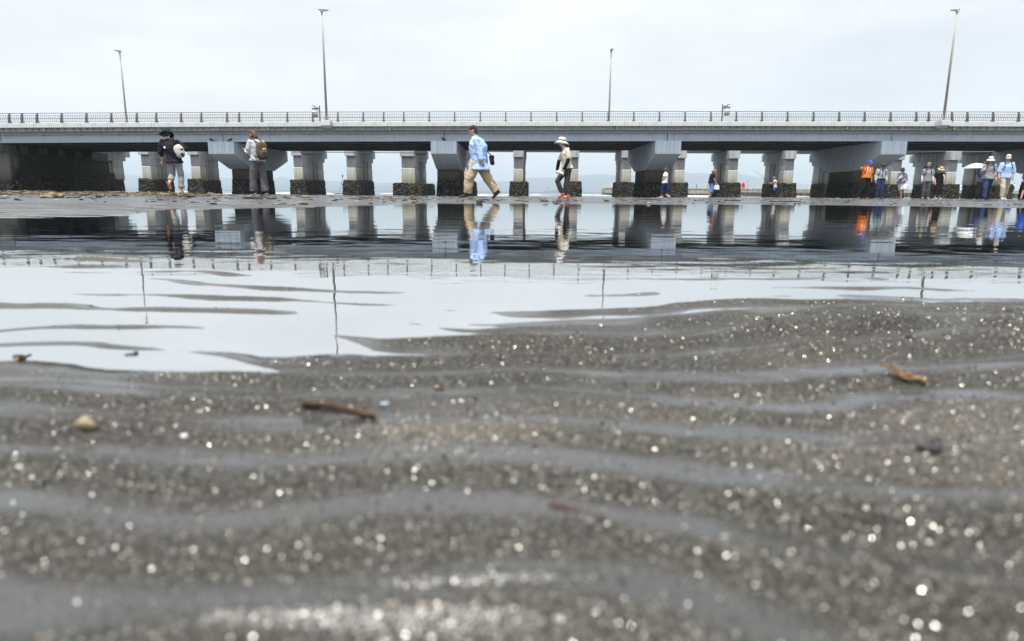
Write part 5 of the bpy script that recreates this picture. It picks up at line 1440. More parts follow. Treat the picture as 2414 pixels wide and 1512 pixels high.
strap(p, [bc + UP * .11, p.P(.05, -.25, 1.12), p.P(.10, -.16, 1.30), p.P(.10, .0, 1.475), p.P(.04, .17, 1.28), p.P(-.05, .2, 1.1)], 'strap', C_BLACK, .012, bg)

# 4 ------------------------------------------------ woman in the pale sun hat
p = person(1333, YS + .2, 1.585, (-1, -.08), 'woman in pale sun hat, cream top and black arm covers walking left in red sandals', dict(
    head=(0, .125, 1.395), neck=(0, .07, 1.30), chest=(0, .02, 1.11), waist=(0, -.01, .91), pelvis=(0, -.04, .775), look=(.1, 1, -.15),
    shL=(.155, .0, 1.215), elL=(.20, -.02, .96), wrL=(.19, .085, .73), haL=(.17, .10, .66), shR=(-.155, .03, 1.21), elR=(-.20, .16, .93), wrR=(-.14, .21, .71), haR=(-.10, .21, .64),
    hipL=(.08, -.04, .75), knL=(.085, -.01, .41), anL=(.085, -.055, .075), toL=(.09, .11, .028), hipR=(-.08, -.02, .75), knR=(-.085, .205, .44), anR=(-.085, .06, .115), toR=(-.085, .19, .035)), absolute=True, v=471, voxel=.012)
top(p, C_CREAM, 'jumper', sleeve=.88, loose=1.22, hem=-.03, hemw=1.18, sl=(.068, .062), wr=.012)
part(p, 'undershirt', MB().ell(p.P(.02, .115, 1.185), (.04, .028, .045), (p.l, p.f, UP), 8, 6), C_PURPLE)
for sd_ in 'LR':
    pts, ts = arm_pts(p, sd_, .80, 1.98)
    part(p, 'arm_cover', MB().tube(pts, [.050, .047, .047, .043, .036][:len(pts)], 9), C_BLACK)
bottoms(p, C_CHAR, 'trousers', 1.86, (.098, .075, .070), .009)
sandals(p, C_RED); hair(p, M_HAIRB, 'tail'); hat(p, C_HATW, 'bucket', C_CHAR, brim=.195, droop=.065, crown=.098, tiltb=.26, k=1.05)
hn_ = p.hand['L'][0]
t = thing('white_pouch', hn_, 'white pouch in the hand of the woman in red sandals', 'pouch')
MB().ell(hn_ + p.f * .07 - UP * .01, (.10, .035, .032), ((p.f * .93 - UP * -.3).normalized(), p.l, UP), 14, 8, squash=.55).build('pouch_body', M_WHITE, t, True)
MB().tube([hn_ + p.f * .01 - UP * .03, hn_ - UP * .07], [.018, .012], 6).build('drawcord', M_WHITE, t)

# 5 ------------------------------------------------ woman in the white top
def std(x): return x
p = person(1567, 36.5, 1.64, (-.85, .45), 'woman in loose white top and navy trousers walking away', dict(
    head=(0, .02, 1.51), neck=(0, .0, 1.40), pelvis=(0, .04, .88), waist=(0, .02, 1.02), look=(0, 1, .1),
    elR=(-.20, -.06, 1.06), wrR=(-.19, .0, .84), haR=(-.19, .02, .76), elL=(.20, .04, 1.06), wrL=(.15, .12, .86), haL=(.14, .14, .78),
    knL=(.09, .13, .46), anL=(.09, .13, .09), toL=(.09, .30, .03), knR=(-.09, -.12, .46), anR=(-.09, -.06, .20), toR=(-.09, -.24, .10)), absolute=True, v=468, voxel=.02)
top(p, C_WHITE, 'blouse', sleeve=.62, loose=1.3, hem=-.10, hemw=1.12, sl=(.075, .085), wr=.012)
bottoms(p, C_NAVY, 'trousers', 1.62, (.11, .10, .10), .012); shoes(p, C_BEIGE, M_SOLEW, 'slip_on_shoe', low=True); hair(p, M_HAIRBR, 'long')

# 6 ------------------------------------------------ red-haired woman
p = person(1676, 37.5, 1.60, (1, .15), 'red-haired woman in black top looking down, carrying a white handbag', dict(
    head=(0, .13, 1.46), neck=(0, .06, 1.36), chest=(0, .0, 1.18), waist=(0, -.04, .98), pelvis=(0, -.05, .84), look=(0, 1, -.75),
    shL=(.155, .0, 1.29), shR=(-.155, .0, 1.29), elR=(-.20, .0, 1.04), wrR=(-.20, .12, .85), haR=(-.18, .15, .78), elL=(.2, .03, 1.04), wrL=(.15, .14, .85), haL=(.1, .16, .79),
    hipL=(.08, -.04, .82), hipR=(-.08, -.04, .82), knL=(.09, .08, .46), anL=(.09, .0, .09), toL=(.09, .16, .03), knR=(-.09, -.03, .46), anR=(-.09, -.14, .09), toR=(-.09, .03, .03)), absolute=True, v=468.5, voxel=.02)
top(p, C_BLACK, 'blouse', sleeve=.68, loose=1.35, hem=-.04, hemw=1.25, sl=(.08, .085), wr=.012)
bottoms(p, C_JEANL, 'cropped_jeans', 1.45, (.115, .12, .14), .014); shoes(p, C_CHAR, M_SOLE, low=True); hair(p, M_HAIRR, 'long')
h0 = p.hand['R'][0]
t = thing('handbag', h0 - UP * .3, 'white handbag hanging from the hand of the red-haired woman', 'bag')
MB().rings([[h0 + p.f * (.06 + a * sx) + p.l * (b * .055) - UP * z for a, b in ((-1, -1), (1, -1), (1, 1), (-1, 1))] for z, sx in ((.33, .125), (.31, .15), (.16, .135), (.08, .10))]).build('bag_body', M_WHITE, t, bevel=.02)
MB().tube([h0 + p.f * .14 - UP * .09, h0 + p.f * .09 + UP * .0, h0 + p.f * .0 + UP * .0, h0 - p.f * .03 - UP * .09], .010, 6).build('bag_handle', M_WHITE, t, True)

# 7 ------------------------------------------------ fisherman
p = person(1824, 58.6, 1.80, (-.9, .35), 'fisherman in grey cap, white tee and blue shorts over dark leggings', dict(
    head=(0, .09, 1.58), look=(0, 1, -.2), elL=(.22, .12, 1.20), wrL=(.12, .36, 1.20), haL=(.10, .43, 1.22), elR=(-.22, .12, 1.18), wrR=(-.10, .34, 1.14), haR=(-.06, .42, 1.15)), v=468, voxel=.022, bulk=1.12)
top(p, C_WHITE, 'shirt', sleeve=.62, loose=1.25, hem=-.12, hemw=1.1, sl=(.08, .08), wr=.012)
bottoms(p, C_NAVYB, 'leggings', 1.95, (.092, .066, .050), .004); bottoms(p, C_BLUE, 'shorts', .80, (.115, .125, .12), .01); shoes(p, C_BLACK, M_SOLE)
hair(p, M_HAIRB, 'short'); hat(p, C_GREY, 'cap')
bg = part(p, 'sling_bag', sup(p.P(.2, .26, .98), (.10, .17, .13), (p.l, p.f, UP), .6), C_BLACK)
strap(p, [p.P(.21, .2, 1.05), p.P(.15, -.10, 1.22), p.P(-.12, -.13, 1.46), p.P(-.2, .0, 1.48)], 'strap', C_BLACK, .03, bg)
hh = (p.hand['L'][0] + p.hand['R'][0]) / 2
t = thing('fishing_rod', hh, 'thin fishing rod held up by the fisherman in blue shorts', 'fishing rod')
tip = at(1776, 402, 58.0)
mid = hh + (tip - hh) * .5 + UP * .10
MB().tube([hh - (tip - hh) * .08, hh, hh + (tip - hh) * .1], .018, 6).build('grip', C_BLACK, t)
MB().tube([hh + (tip - hh) * .1, mid, tip], [.014, .010, .005], 6).build('blank', mat('rod_carbon', (.05, .05, .055), .4, .5, .1), t)
MB().ell(hh - UP * .06, (.05, .035, .05), None, 10, 6).build('reel', mat('reel_metal', (.3, .3, .32), .35, .5, .1), t)

# 8 ------------------------------------------------ man in orange
p = person(2037, 31.8, 1.76, (.0, -1), 'man in orange polo shirt and blue cap pointing with his raised arm', dict(
    head=(.08, .04, 1.63), look=(.15, 1, -.2), shR=(-.15, .02, 1.42), elR=(-.33, .10, 1.36), wrR=(-.30, .32, 1.48), haR=(-.30, .41, 1.50), elL=(.26, -.04, 1.14), wrL=(.25, .02, .90), haL=(.24, .04, .81), neck=(.04, 0, 1.49),
    hipR=(-.09, 0, .9), knR=(-.17, .10, .49), anR=(-.28, .02, .09), toR=(-.32, .18, .04), knL=(.08, .0, .49), anL=(.06, -.05, .085), toL=(.08, .13, .03)), v=468.5, voxel=.018, bulk=1.14, skin=1)
top(p, C_ORANGE, 'polo_shirt', sleeve=.80, loose=1.22, hem=.03, hemw=1.05, sl=(.080, .085), wr=.010, collar=C_ORANGE)
bottoms(p, C_BLACK, 'trousers', 1.95, (.115, .092, .085), .012); shoes(p, C_CHAR, M_SOLE, k=1.15); hair(p, M_HAIRG, 'short'); o = hat(p, C_CAPBL, 'cap')
part(p, 'cap_badge', MB().ell(p.w['head'] + p.ax[1] * .098 * p.s + p.ax[2] * .075 * p.s, (.035, .006, .02), p.ax, 10, 5), M_WHITE, True, o)
backpack(p, C_BLACK, back=.22, h=.42, w=.30, d=.15, strapm=C_BLACK)
for sg in (1, -1):
    strap(p, [p.P(sg * .075, .155, 1.42 * p.s), p.P(sg * .095, .185, 1.25 * p.s), p.P(sg * .115, .175, 1.02 * p.s)], 'chest_strap', M_WHITE, .014)

# 9 ------------------------------------------------ man in the grey check shirt
p = person(2071, 32.0, 1.68, (-.12, -1), 'man in pale grey shirt, dark cap and jeans looking down at the sand', dict(
    head=(0, .10, 1.60), look=(-.1, 1, -.75), wrL=(.26, .06, .88), wrR=(-.26, .06, .88), haL=(.27, .10, .79), haR=(-.27, .10, .79)), v=470, voxel=.018, bulk=1.18)
top(p, C_CHECK, 'shirt', sleeve=1.88, loose=1.2, hem=.06, hemw=1.05, sl=(.08, .065), wr=.014, collar=C_CHECK)
part(p, 'undershirt', MB().rings([p.ring(p.P(0, .085, z), a, .085) for z, a in ((1.03, .05), (1.1, .075), (1.25, .075), (1.38, .05))]), cloth('slate_shirt', (.15, .2, .25)))
bottoms(p, C_JEAN, 'jeans', 1.95, (.115, .092, .080), .012); shoes(p, C_BROWN, M_SOLE); hair(p, M_HAIRG, 'short'); hat(p, C_CHAR, 'cap')
part(p, 'belt', MB().rings([p.ring(p.w['pelvis'] + UP * z, .168 * p.bulk * 1.04, .125 * p.bulk * 1.04) for z in (.045, .085)], cap=False).rings([p.ring(p.w['pelvis'] + UP * z, .166 * p.bulk, .122 * p.bulk) for z in (.085, .045)], cap=False), C_BLACK)
backpack(p, C_NAVY, back=.22, h=.40, w=.28, d=.14)

# 10 ----------------------------------------------- woman with the tote
p = person(2121, 36.0, 1.62, (-.75, -.65), 'woman in brown brimmed hat and grey-blue hoodie walking with a white tote bag', dict(
    look=(.1, 1, -.05), elL=(.22, -.04, 1.06), wrL=(.16, .16, 1.02), haL=(.10, .22, 1.01), elR=(-.23, .06, 1.05), wrR=(-.25, .24, .90), haR=(-.26, .29, .83),
    knL=(.07, .12, .48), anL=(.07, .05, .085), toL=(.07, .22, .03), knR=(-.06, -.06, .46), anR=(-.02, -.25, .22), toR=(-.02, -.20, .07)), v=469, voxel=.02)
top(p, cloth('hoodie_blue', (.19, .20, .26), .2), 'hoodie', sleeve=1.85, loose=1.3, hem=-.05, hemw=1.15, sl=(.085, .065), wr=.014)
bottoms(p, C_WSHORT, 'shorts', .93, (.11, .10, .10), .01); shoes(p, C_BROWN, M_SOLE, low=True); hair(p, M_HAIRB, 'bob'); hat(p, C_BROWN, 'bucket', C_BLACK, brim=.17, droop=.03, crown=.105)
fp = part(p, 'belt_bag', sup(p.P(-.02, .20, 1.10), (.13, .06, .09), ((p.l * .85 + UP * .5), p.f, UP), .7), C_BEIGE)
strap(p, [p.P(.05, .18, 1.15), p.P(.13, .09, 1.36), p.P(.10, -.05, 1.40)], 'strap', C_BLACK, .016, fp)
tp = p.w['elL'] * .6 + p.w['wrL'] * .4
t = thing('tote_bag', tp - UP * .35, 'white cloth tote bag hanging from the arm of the woman in the brown hat', 'bag')
MB().rings([[tp + p.l * .05 + p.f * (a * sx - .03) + p.l * (b * .05) - UP * z for a, b in ((-1, -1), (0, -1.3), (1, -1), (1, 1), (0, 1.3), (-1, 1))] for z, sx in ((.50, .17), (.46, .19), (.30, .16), (.20, .10))]).build('bag_body', C_WHITE, t, True)
MB().tube([tp + p.f * .05 - UP * .21 + p.l * .05, tp + p.l * .03 + UP * .06, tp - p.f * .08 - UP * .21 + p.l * .05], .012, 6).build('bag_handle', C_WHITE, t, True)

# 11 ----------------------------------------------- woman in the olive cap
p = person(2180, 31.5, 1.66, (-.35, -1), 'woman in olive cap and grey tee with lilac arm covers and dark backpack straps', dict(
    look=(.5, 1, .0) if False else (-.6, 1, -.05), wrL=(.26, .08, .86), haL=(.27, .12, .78)), v=470.5, voxel=.018)
top(p, C_GREY, 'tee_shirt', sleeve=.75, loose=1.25, hem=-.08, hemw=1.1, sl=(.075, .078), wr=.012)
for sd_ in 'LR':
    pts, ts = arm_pts(p, sd_, .62, 1.96)
    part(p, 'arm_cover', MB().tube(pts, [.050, .050, .050, .047, .040, .036][:len(pts)], 9), C_LILAC)
bottoms(p, cloth('dark_grey_trousers', (.085, .085, .088), .25), 'trousers', 1.93, (.105, .088, .085), .012); shoes(p, cloth('khaki_shoe', (.24, .2, .13)), M_SOLE, k=1.15); hair(p, M_HAIRBR, 'bob'); hat(p, C_OLIVE, 'cap')
backpack(p, C_NAVY, back=.22, h=.42, w=.28, d=.15)

# 12 ----------------------------------------------- woman in the black dress
p = person(2209, 33.5, 1.58, (-.05, -1), 'woman in straw hat and long black dress standing beside a grey pier', dict(look=(-.1, 1, -.45), haL=(.27, .12, .80), haR=(-.26, .1, .80)), v=469.5, voxel=.02, bulk=1.08)
s = p.s
g = MB()
R = p.ring
g.rings([R(p.P(0, 0, .24), .205, .17), R(p.P(0, 0, .5), .20, .165), R(p.P(0, 0, .80), .195, .155), R(p.w['waist'], .175, .135), R(p.w['chest'], .185, .14), R((p.w['shL'] + p.w['shR']) / 2 + UP * .02, .16, .09), R(p.w['neck'] - UP * .035, .085, .075)])
for sd_ in 'LR':
    pts, ts = arm_pts(p, sd_, 0, .6); g.tube(pts, [.075] * len(pts), 10)
part(p, 'dress', fuse(g, .02, 3, .016, 31, (9, 9, 2)), C_BLACK)
shoes(p, C_SHOEG, M_SOLEW); hair(p, M_HAIRB, 'short'); hat(p, C_STRAW, 'straw', cloth('straw_band', (.42, .28, .14)), brim=.195, droop=.05, crown=.10)
strap(p, [p.P(.10, .12, 1.33 * s), p.P(.13, .17, 1.15 * s), p.P(.14, .165, .85 * s)], 'scarf', C_BEIGE, .03)

# 13 ----------------------------------------------- woman with the parasol, behind the couple
p = person(2309, 29.6, 1.62, (-.5, -.85), 'woman in blue top under a white parasol, mostly hidden behind the couple', dict(
    elR=(-.22, .10, 1.10), wrR=(-.20, .30, 1.16), haR=(-.19, .36, 1.20)), v=471, voxel=.02)
top(p, cloth('lavender_blue', (.16, .18, .50)), 'blouse', sleeve=.7, loose=1.25, hem=-.1, sl=(.075, .075), wr=.01)
bottoms(p, C_CHAR, 'trousers', 1.9, (.105, .09, .085), .012); shoes(p, C_BLACK, M_SOLEW); hair(p, M_HAIRB, 'long')
hh = p.hand['R'][0]
t = thing('parasol', hh, 'open white parasol held above the hidden woman in blue', 'parasol')
apex = at(2303, 385, hh.y); cz = apex.z
MB().tube([hh - UP * .12, Vector((apex.x, hh.y, cz - .02))], .010, 6).build('shaft', M_BLACK, t)
MB().tube([hh - UP * .14, hh + UP * .02], .02, 8).build('handle', C_BROWN, t)
n = 8; sub = 3
def par(r, h, off=0):
    out = []
    for k in range(n * sub):
        a = 2 * math.pi * k / (n * sub); fr = abs((k % sub) / sub - .0)
        sc = 1 - .05 * math.sin(math.pi * (k % sub) / sub)
        out.append(Vector((apex.x, hh.y, cz)) + Vector((math.cos(a) * r * sc, math.sin(a) * r * sc, -h + off)))
    return out
MB().rings([par(.02, 0), par(.19, .03), par(.36, .11), par(.48, .22), par(.475, .228), par(.36, .12), par(.19, .04), par(.02, .01)]).build('canopy', M_WHITE, t, False)
for k in range(n):
    a = 2 * math.pi * k / n; d = Vector((math.cos(a), math.sin(a), 0)); c = Vector((apex.x, hh.y, cz))
    MB().tube([c - UP * .02, c + d * .19 - UP * .045, c + d * .36 - UP * .125, c + d * .47 - UP * .224], .005, 4).build('rib', M_LAMP, t)

# 14 ----------------------------------------------- the couple
p = person(2322, 26.8, 1.68, (-.45, -1), 'person in white bucket hat and grey shirt holding a phone, left of the couple', dict(
    look=(.1, 1, -.15), elR=(-.24, .03, 1.14), wrR=(-.14, .28, 1.26), haR=(-.12, .33, 1.33), wrL=(.26, .06, .88), haL=(.27, .1, .80),
    knL=(.07, -.10, .49), anL=(.07, -.22, .085), toL=(.08, -.05, .03), knR=(-.08, .20, .50), anR=(-.09, .24, .09), toR=(-.10, .42, .05)), v=474, voxel=.016, bulk=1.08)
top(p, C_GREY, 'shirt', sleeve=1.55, loose=1.26, hem=-.08, hemw=1.12, sl=(.078, .068), wr=.016, collar=C_GREY)
bottoms(p, C_JEAN, 'jeans', 1.94, (.11, .088, .078), .013); shoes(p, C_BLACK, M_SOLE, k=1.1); hair(p, M_HAIRB, 'bob'); hat(p, C_HATW, 'bucket', None, brim=.185, droop=.07, crown=.10)
backpack(p, C_NAVY, back=.22, h=.42, w=.28, d=.15)
hh = p.hand['R'][0]
t = thing('phone', hh, 'dark phone held up by the person in the white bucket hat', 'phone')
MB().ell(hh + UP * .04, (.038, .007, .075), (p.l, (p.f * .8 + UP * .4).normalized(), (UP * .9 - p.f * .4).normalized()), 14, 6, squash=.4).build('case', C_BROWN, t)
MB().ell(hh + UP * .04 - p.f * .008, (.034, .002, .068), (p.l, (p.f * .8 + UP * .4).normalized(), (UP * .9 - p.f * .4).normalized()), 14, 4, squash=.4).build('screen', M_EYE, t)

p = person(2362, 26.6, 1.74, (-.3, -1), 'man in beige cap, pale blue shirt and khaki trousers walking right of the couple', dict(
    look=(-.3, 1, -.1), elL=(.26, -.04, 1.13), wrL=(.25, .03, .89), haL=(.25, .05, .80), elR=(-.25, .02, 1.13), wrR=(-.26, .12, .90), haR=(-.26, .15, .82),
    knL=(.10, -.06, .49), anL=(.10, -.16, .085), toL=(.11, .02, .03), knR=(-.09, .18, .50), anR=(-.10, .20, .09), toR=(-.12, .38, .045)), v=474.5, voxel=.016, bulk=1.1)
top(p, C_SHIRTB2, 'shirt', sleeve=1.18, loose=1.24, hem=-.08, hemw=1.12, sl=(.080, .080), wr=.016, collar=C_SHIRTB2)
bottoms(p, cloth('stone_trousers', (.40, .36, .29)), 'trousers', 1.94, (.112, .092, .08), .013); shoes(p, C_SHOEG, M_SOLEW, k=1.1); hair(p, M_HAIRB, 'short'); hat(p, C_BEIGE, 'cap')
backpack(p, C_CHAR, back=.22, h=.42, w=.28, d=.15)

# 15 ----------------------------------------------- person cut by the right edge
p = person(2416, 36.0, 1.66, (-.8, -.6), 'person in bright blue shirt and black shorts cut off by the right edge', dict(
    wrR=(-.2, .2, 1.0), elR=(-.24, .02, 1.1), haR=(-.16, .26, 1.02), knR=(-.10, .12, .48), anR=(-.12, .22, .085), toR=(-.12, .39, .03)), v=469.5, voxel=.02)
top(p, cloth('royal_blue', (.02, .10, .55)), 'tee_shirt', sleeve=.6, loose=1.25, hem=-.05, sl=(.078, .08), wr=.012)
bottoms(p, C_BLACK, 'shorts', .85, (.115, .11, .11), .01); shoes(p, C_BROWN, M_SOLE, low=True); hair(p, M_HAIRB, 'short'); hat(p, C_GREY, 'cap')

# ---------------- small figures far out
def far_person(u, Y, ht, face, label, z0, shirt, pants, J=None, v=452):
    X = x_at(u, Y, v)
    p = person(u, Y, ht, face, label, J, voxel=.045, base=Vector((X, Y, z0)))
    top(p, shirt, 'shirt', sleeve=.9, wr=0); bottoms(p, pants, 'trousers', 1.9, wr=0); hair(p, M_HAIRB, 'short'); shoes(p, C_BLACK, M_SOLE)
    return p
p = far_person(811, 96, 1.68, (.2, -1), 'distant paddle boarder standing in dark cap and wetsuit', -.06, C_CHAR, C_BLACK, dict(elR=(-.26, .10, 1.2), wrR=(-.16, .3, 1.1), haR=(-.14, .34, 1.06), elL=(.24, .1, 1.25), wrL=(.0, .3, 1.42), haL=(-.04, .33, 1.47)))
hat(p, C_CHAR, 'cap')
X = x_at(811, 96, 452)
t = thing('paddle_board', (X, 96, -.15), 'dark paddle board under the distant standing paddler', 'paddle board')
MB().rings([[(X + a, 95.7 + b * w_, -.17 + z + k) for b, z in ((-1, .04), (-.8, 0), (.8, 0), (1, .04), (.8, .10), (-.8, .10))] for a, w_, k in ((-1.7, .04, .10), (-1.2, .27, .02), (0, .38, 0), (1.1, .30, 0), (1.6, .08, .04))]).build('deck', C_CHAR, t, True)
t = thing('paddle', (X - .3, 95.6, .9), 'long paddle held upright by the distant paddle boarder', 'paddle')
MB().tube([(X - .55, 95.6, -.1), (X - .02, 95.6, 2.25)], .022, 6).build('shaft', C_CHAR, t)
MB().ell((X - .02, 95.6, 2.32), (.09, .02, .22), None, 10, 6).build('blade', C_CHAR, t)
X = x_at(1021, 100, 452)
p = person(1021, 100, 1.65, (-.6, -.8), 'distant dark figure crouching on a board on the sea', dict(head=(0, .2, 1.12), neck=(0, .14, 1.0), chest=(0, .08, .84), waist=(0, -.04, .62), pelvis=(0, -.1, .50), shL=(.17, .1, .94), shR=(-.17, .1, .94), elL=(.25, .25, .72), wrL=(.28, .42, .6), haL=(.28, .5, .55), elR=(-.25, .25, .72), wrR=(-.28, .42, .6), haR=(-.28, .5, .55), hipL=(.09, -.08, .48), hipR=(-.09, -.08, .48), knL=(.14, .28, .42), knR=(-.14, .28, .42), anL=(.13, .0, .1), anR=(-.13, .0, .1), toL=(.13, .17, .04), toR=(-.13, .17, .04)), voxel=.045, base=Vector((X, 100, -.06)))
top(p, C_BLACK, 'wetsuit_top', sleeve=1.8, wr=0); bottoms(p, C_BLACK, 'wetsuit_legs', 1.95, wr=0); hair(p, M_HAIRB, 'bob')
t = thing('paddle_board', (X, 100, -.15), 'board under the distant crouching figure', 'paddle board')
MB().rings([[(X + a, 100 + b * w_, -.17 + z + k) for b, z in ((-1, .04), (-.8, 0), (.8, 0), (1, .04), (.8, .10), (-.8, .10))] for a, w_, k in ((-1.5, .04, .10), (-1.1, .27, .02), (0, .38, 0), (1.0, .30, 0), (1.5, .08, .04))]).build('deck', C_BEIGE, t, True)

# ================================================================== BREAKWATER, TOWN, BOATS
YB = 150.0
ZW = z_at(459.5, YB); ZT = 1.42
M_BWL = conc('breakwater_concrete', (0.40, 0.385, 0.34), (0.27, 0.255, 0.21), zs=(0.2, 0.9))
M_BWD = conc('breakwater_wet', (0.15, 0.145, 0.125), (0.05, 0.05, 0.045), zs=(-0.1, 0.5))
M_STONE = mat('breakwater_stone', (0.33, 0.31, 0.265), 0.9, 0.2, 0.35, 1.5, 0.02, 6)
M_STONED = mat('breakwater_stone_wet', (0.09, 0.085, 0.075), 0.8, 0.3, 0.4, 1.5, 0.02, 6)
XE = x_at(1424, YB); XS1 = x_at(1745, YB); XS2 = x_at(2125, YB); XR = x_at(2700, YB)
bw = thing('breakwater', (XE, YB, -0.4), 'long low concrete and stone breakwater on the right behind the piers', 'breakwater')
MB().box((XE + 0.1, YB + 0.12, -0.6), (XR, YB + 5, ZT - 0.15)).build('core', M_BWL, bw)
MB().cbox((XE, YB - 0.3, -0.6), (XS1, YB + 4, 0.28), 0.08).build('lower_ledge', M_BWD, bw)
MB().cbox((XE + 0.15, YB - 0.15, 0.28), (XS1, YB + 3, 0.50), 0.04).build('middle_ledge', M_BWL, bw)
x = XE + 0.3
while x < XS1 - 1:
    MB().cbox((x + 0.03, YB, 0.5), (x + 1.22, YB + 0.6, ZT - 0.12), 0.02).build('wall_panel', M_BWL, bw); x += 1.25
MB().cbox((XE + 0.15, YB - 0.12, ZT - 0.12), (XR, YB + 3, ZT + 0.02), 0.03).build('coping', M_BWL, bw)
r3 = random.Random(12)
stn = MB()
for row in range(4):
    x = XS1 + 0.1 + (row % 2) * 0.5
    while x < XS2:
        w = r3.uniform(0.8, 1.5); z0 = -0.25 + row * 0.42
        stn.cbox((x, YB - 0.28 + row * 0.06 + r3.uniform(-.05, .05), z0), (x + w - 0.07, YB + 0.3, z0 + 0.38), 0.06); x += w
    if row == 1:
        tag(stn.build('wet_stones', M_STONED, bw), kind='stuff'); stn = MB()
tag(stn.build('dry_stones', M_STONE, bw), kind='stuff')
MB().cbox((XS2, YB - 0.1, 0.75), (XR, YB + 0.5, ZT - 0.12), 0.03).build('parapet', M_BWL, bw)
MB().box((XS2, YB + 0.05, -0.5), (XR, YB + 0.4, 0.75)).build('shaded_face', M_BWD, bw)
x = XS2 + 0.4
cols_ = MB()
while x < XR - 1:
    cols_.tube([(x, YB - 0.25, -0.5), (x, YB - 0.25, 0.72)], 0.28, 8, ends=False); x += 1.0
tag(cols_.build('block_columns', M_BWD, bw), kind='stuff')
rr_ = MB()
for i in range(240):
    x = r3.uniform(XS2, XR); s = r3.uniform(.15, .4)
    rr_.ell((x, YB - 0.55 + r3.uniform(-.3, .2), -0.2 + r3.uniform(-.1, .25)), (s, s * .8, s * .7), None, 6, 4)
tag(rr_.build('armour_stones', M_STONED, bw), kind='stuff')

fn = thing('breakwater_fence', (XE + .4, YB + .6, ZT + .02), 'thin white railing along the top of the breakwater', 'fence')
M_FENCE = mat('fence_white', (.62, .63, .63), .5, .4, .1, 3)
pmf = MB().box((-.03, -.03, 0), (.03, .03, 1.0)).mesh('fence_post', Vector((0, 0, 0))); finish(pmf, M_FENCE)
x = XE + .5
while x < x_at(2300, YB):
    link('fence_post', pmf, fn, (x, YB + .6, ZT + .02)); x += 1.30
for zz in (.5, .95):
    MB().box((XE + .5, YB + .585, ZT + zz), (XS1, YB + .615, ZT + zz + .035)).build('rail', M_FENCE, fn)

# red beacon
Yl = 190.0
Xl = x_at(1751, Yl); zl0 = ZT; M_REDP = mat('beacon_red', (.55, .03, .05), .5, .4, .1, 2)
lh = thing('harbour_beacon', (Xl, Yl, zl0), 'small red harbour beacon at the end of the breakwater', 'beacon')
top_z = z_at(428.5, Yl, 1751)
hb_ = top_z - zl0
MB().tube([(Xl, Yl, zl0 - .5), (Xl, Yl, zl0 + hb_ * .62)], [.62, .42], 12, False).build('tower', M_REDP, lh, True)
MB().tube([(Xl, Yl, zl0 + hb_ * .62), (Xl, Yl, zl0 + hb_ * .66)], .62, 12, False).build('gallery', M_REDP, lh)
MB().tube([(Xl, Yl, zl0 + hb_ * .66), (Xl, Yl, zl0 + hb_ * .82)], .30, 10, False).build('lantern_room', M_REDP, lh)
MB().tube([(Xl, Yl, zl0 + hb_ * .82), (Xl, Yl, zl0 + hb_)], [.34, .05], 10, False).build('roof', M_REDP, lh)

for u, v, lb in ((1760, 427, 'short grey lamp mast right beside the red beacon'), (1911, 428, 'thinner grey mast on the breakwater between two piers'), (1920, 422, 'taller grey lamp mast on the breakwater between two piers'), (2205, 428, 'pale lamp mast on the breakwater behind the straw-hatted woman')):
    Xm = x_at(u, 175); zt_ = z_at(v, 175, u)
    t = thing('light_mast', (Xm, 175, ZT - .2), lb, 'mast')
    MB().tube([(Xm, 175, ZT - .2), (Xm, 175, zt_)], [.07, .045], 6, False).build('pole', M_LAMP, t)
    MB().cbox((Xm - .22, 174.85, zt_), (Xm + .22, 175.15, zt_ + .12), .02).build('lamp_head', M_LAMP, t)

# figures on the breakwater
p = far_person(2389, YB + 1.5, 1.7, (-1, -.2), 'tiny angler in white top on the breakwater at the far right', ZT + .03, C_WHITE, C_CHAR, dict(elL=(.2, .1, 1.2), wrL=(.1, .38, 1.22), haL=(.1, .46, 1.24), elR=(-.2, .1, 1.2), wrR=(-.05, .36, 1.2), haR=(-.05, .44, 1.22)))
hh = p.hand['L'][0]
t = thing('fishing_rod', hh, 'thin rod of the tiny angler on the breakwater', 'fishing rod')
MB().tube([hh, hh + Vector((-2.4, -.5, 1.5))], [.025, .012], 5).build('blank', C_CHAR, t)
for k, (u, c1) in enumerate(((1641, C_BLACK), (1668, C_NAVY), (1715, C_CHAR), (1919, C_NAVYB))):
    far_person(u, YB + 2.0, 1.0, (-1, -.3) if k % 2 else (.6, -1), ['tiny figure in black sitting by the breakwater rail, behind the left pier gap', 'tiny figure in navy sitting by the breakwater rail', 'tiny grey figure by the breakwater rail near the red-haired woman', 'tiny dark figure on the breakwater under the taller lamp mast'][k], ZT + .02, c1, C_CHAR)

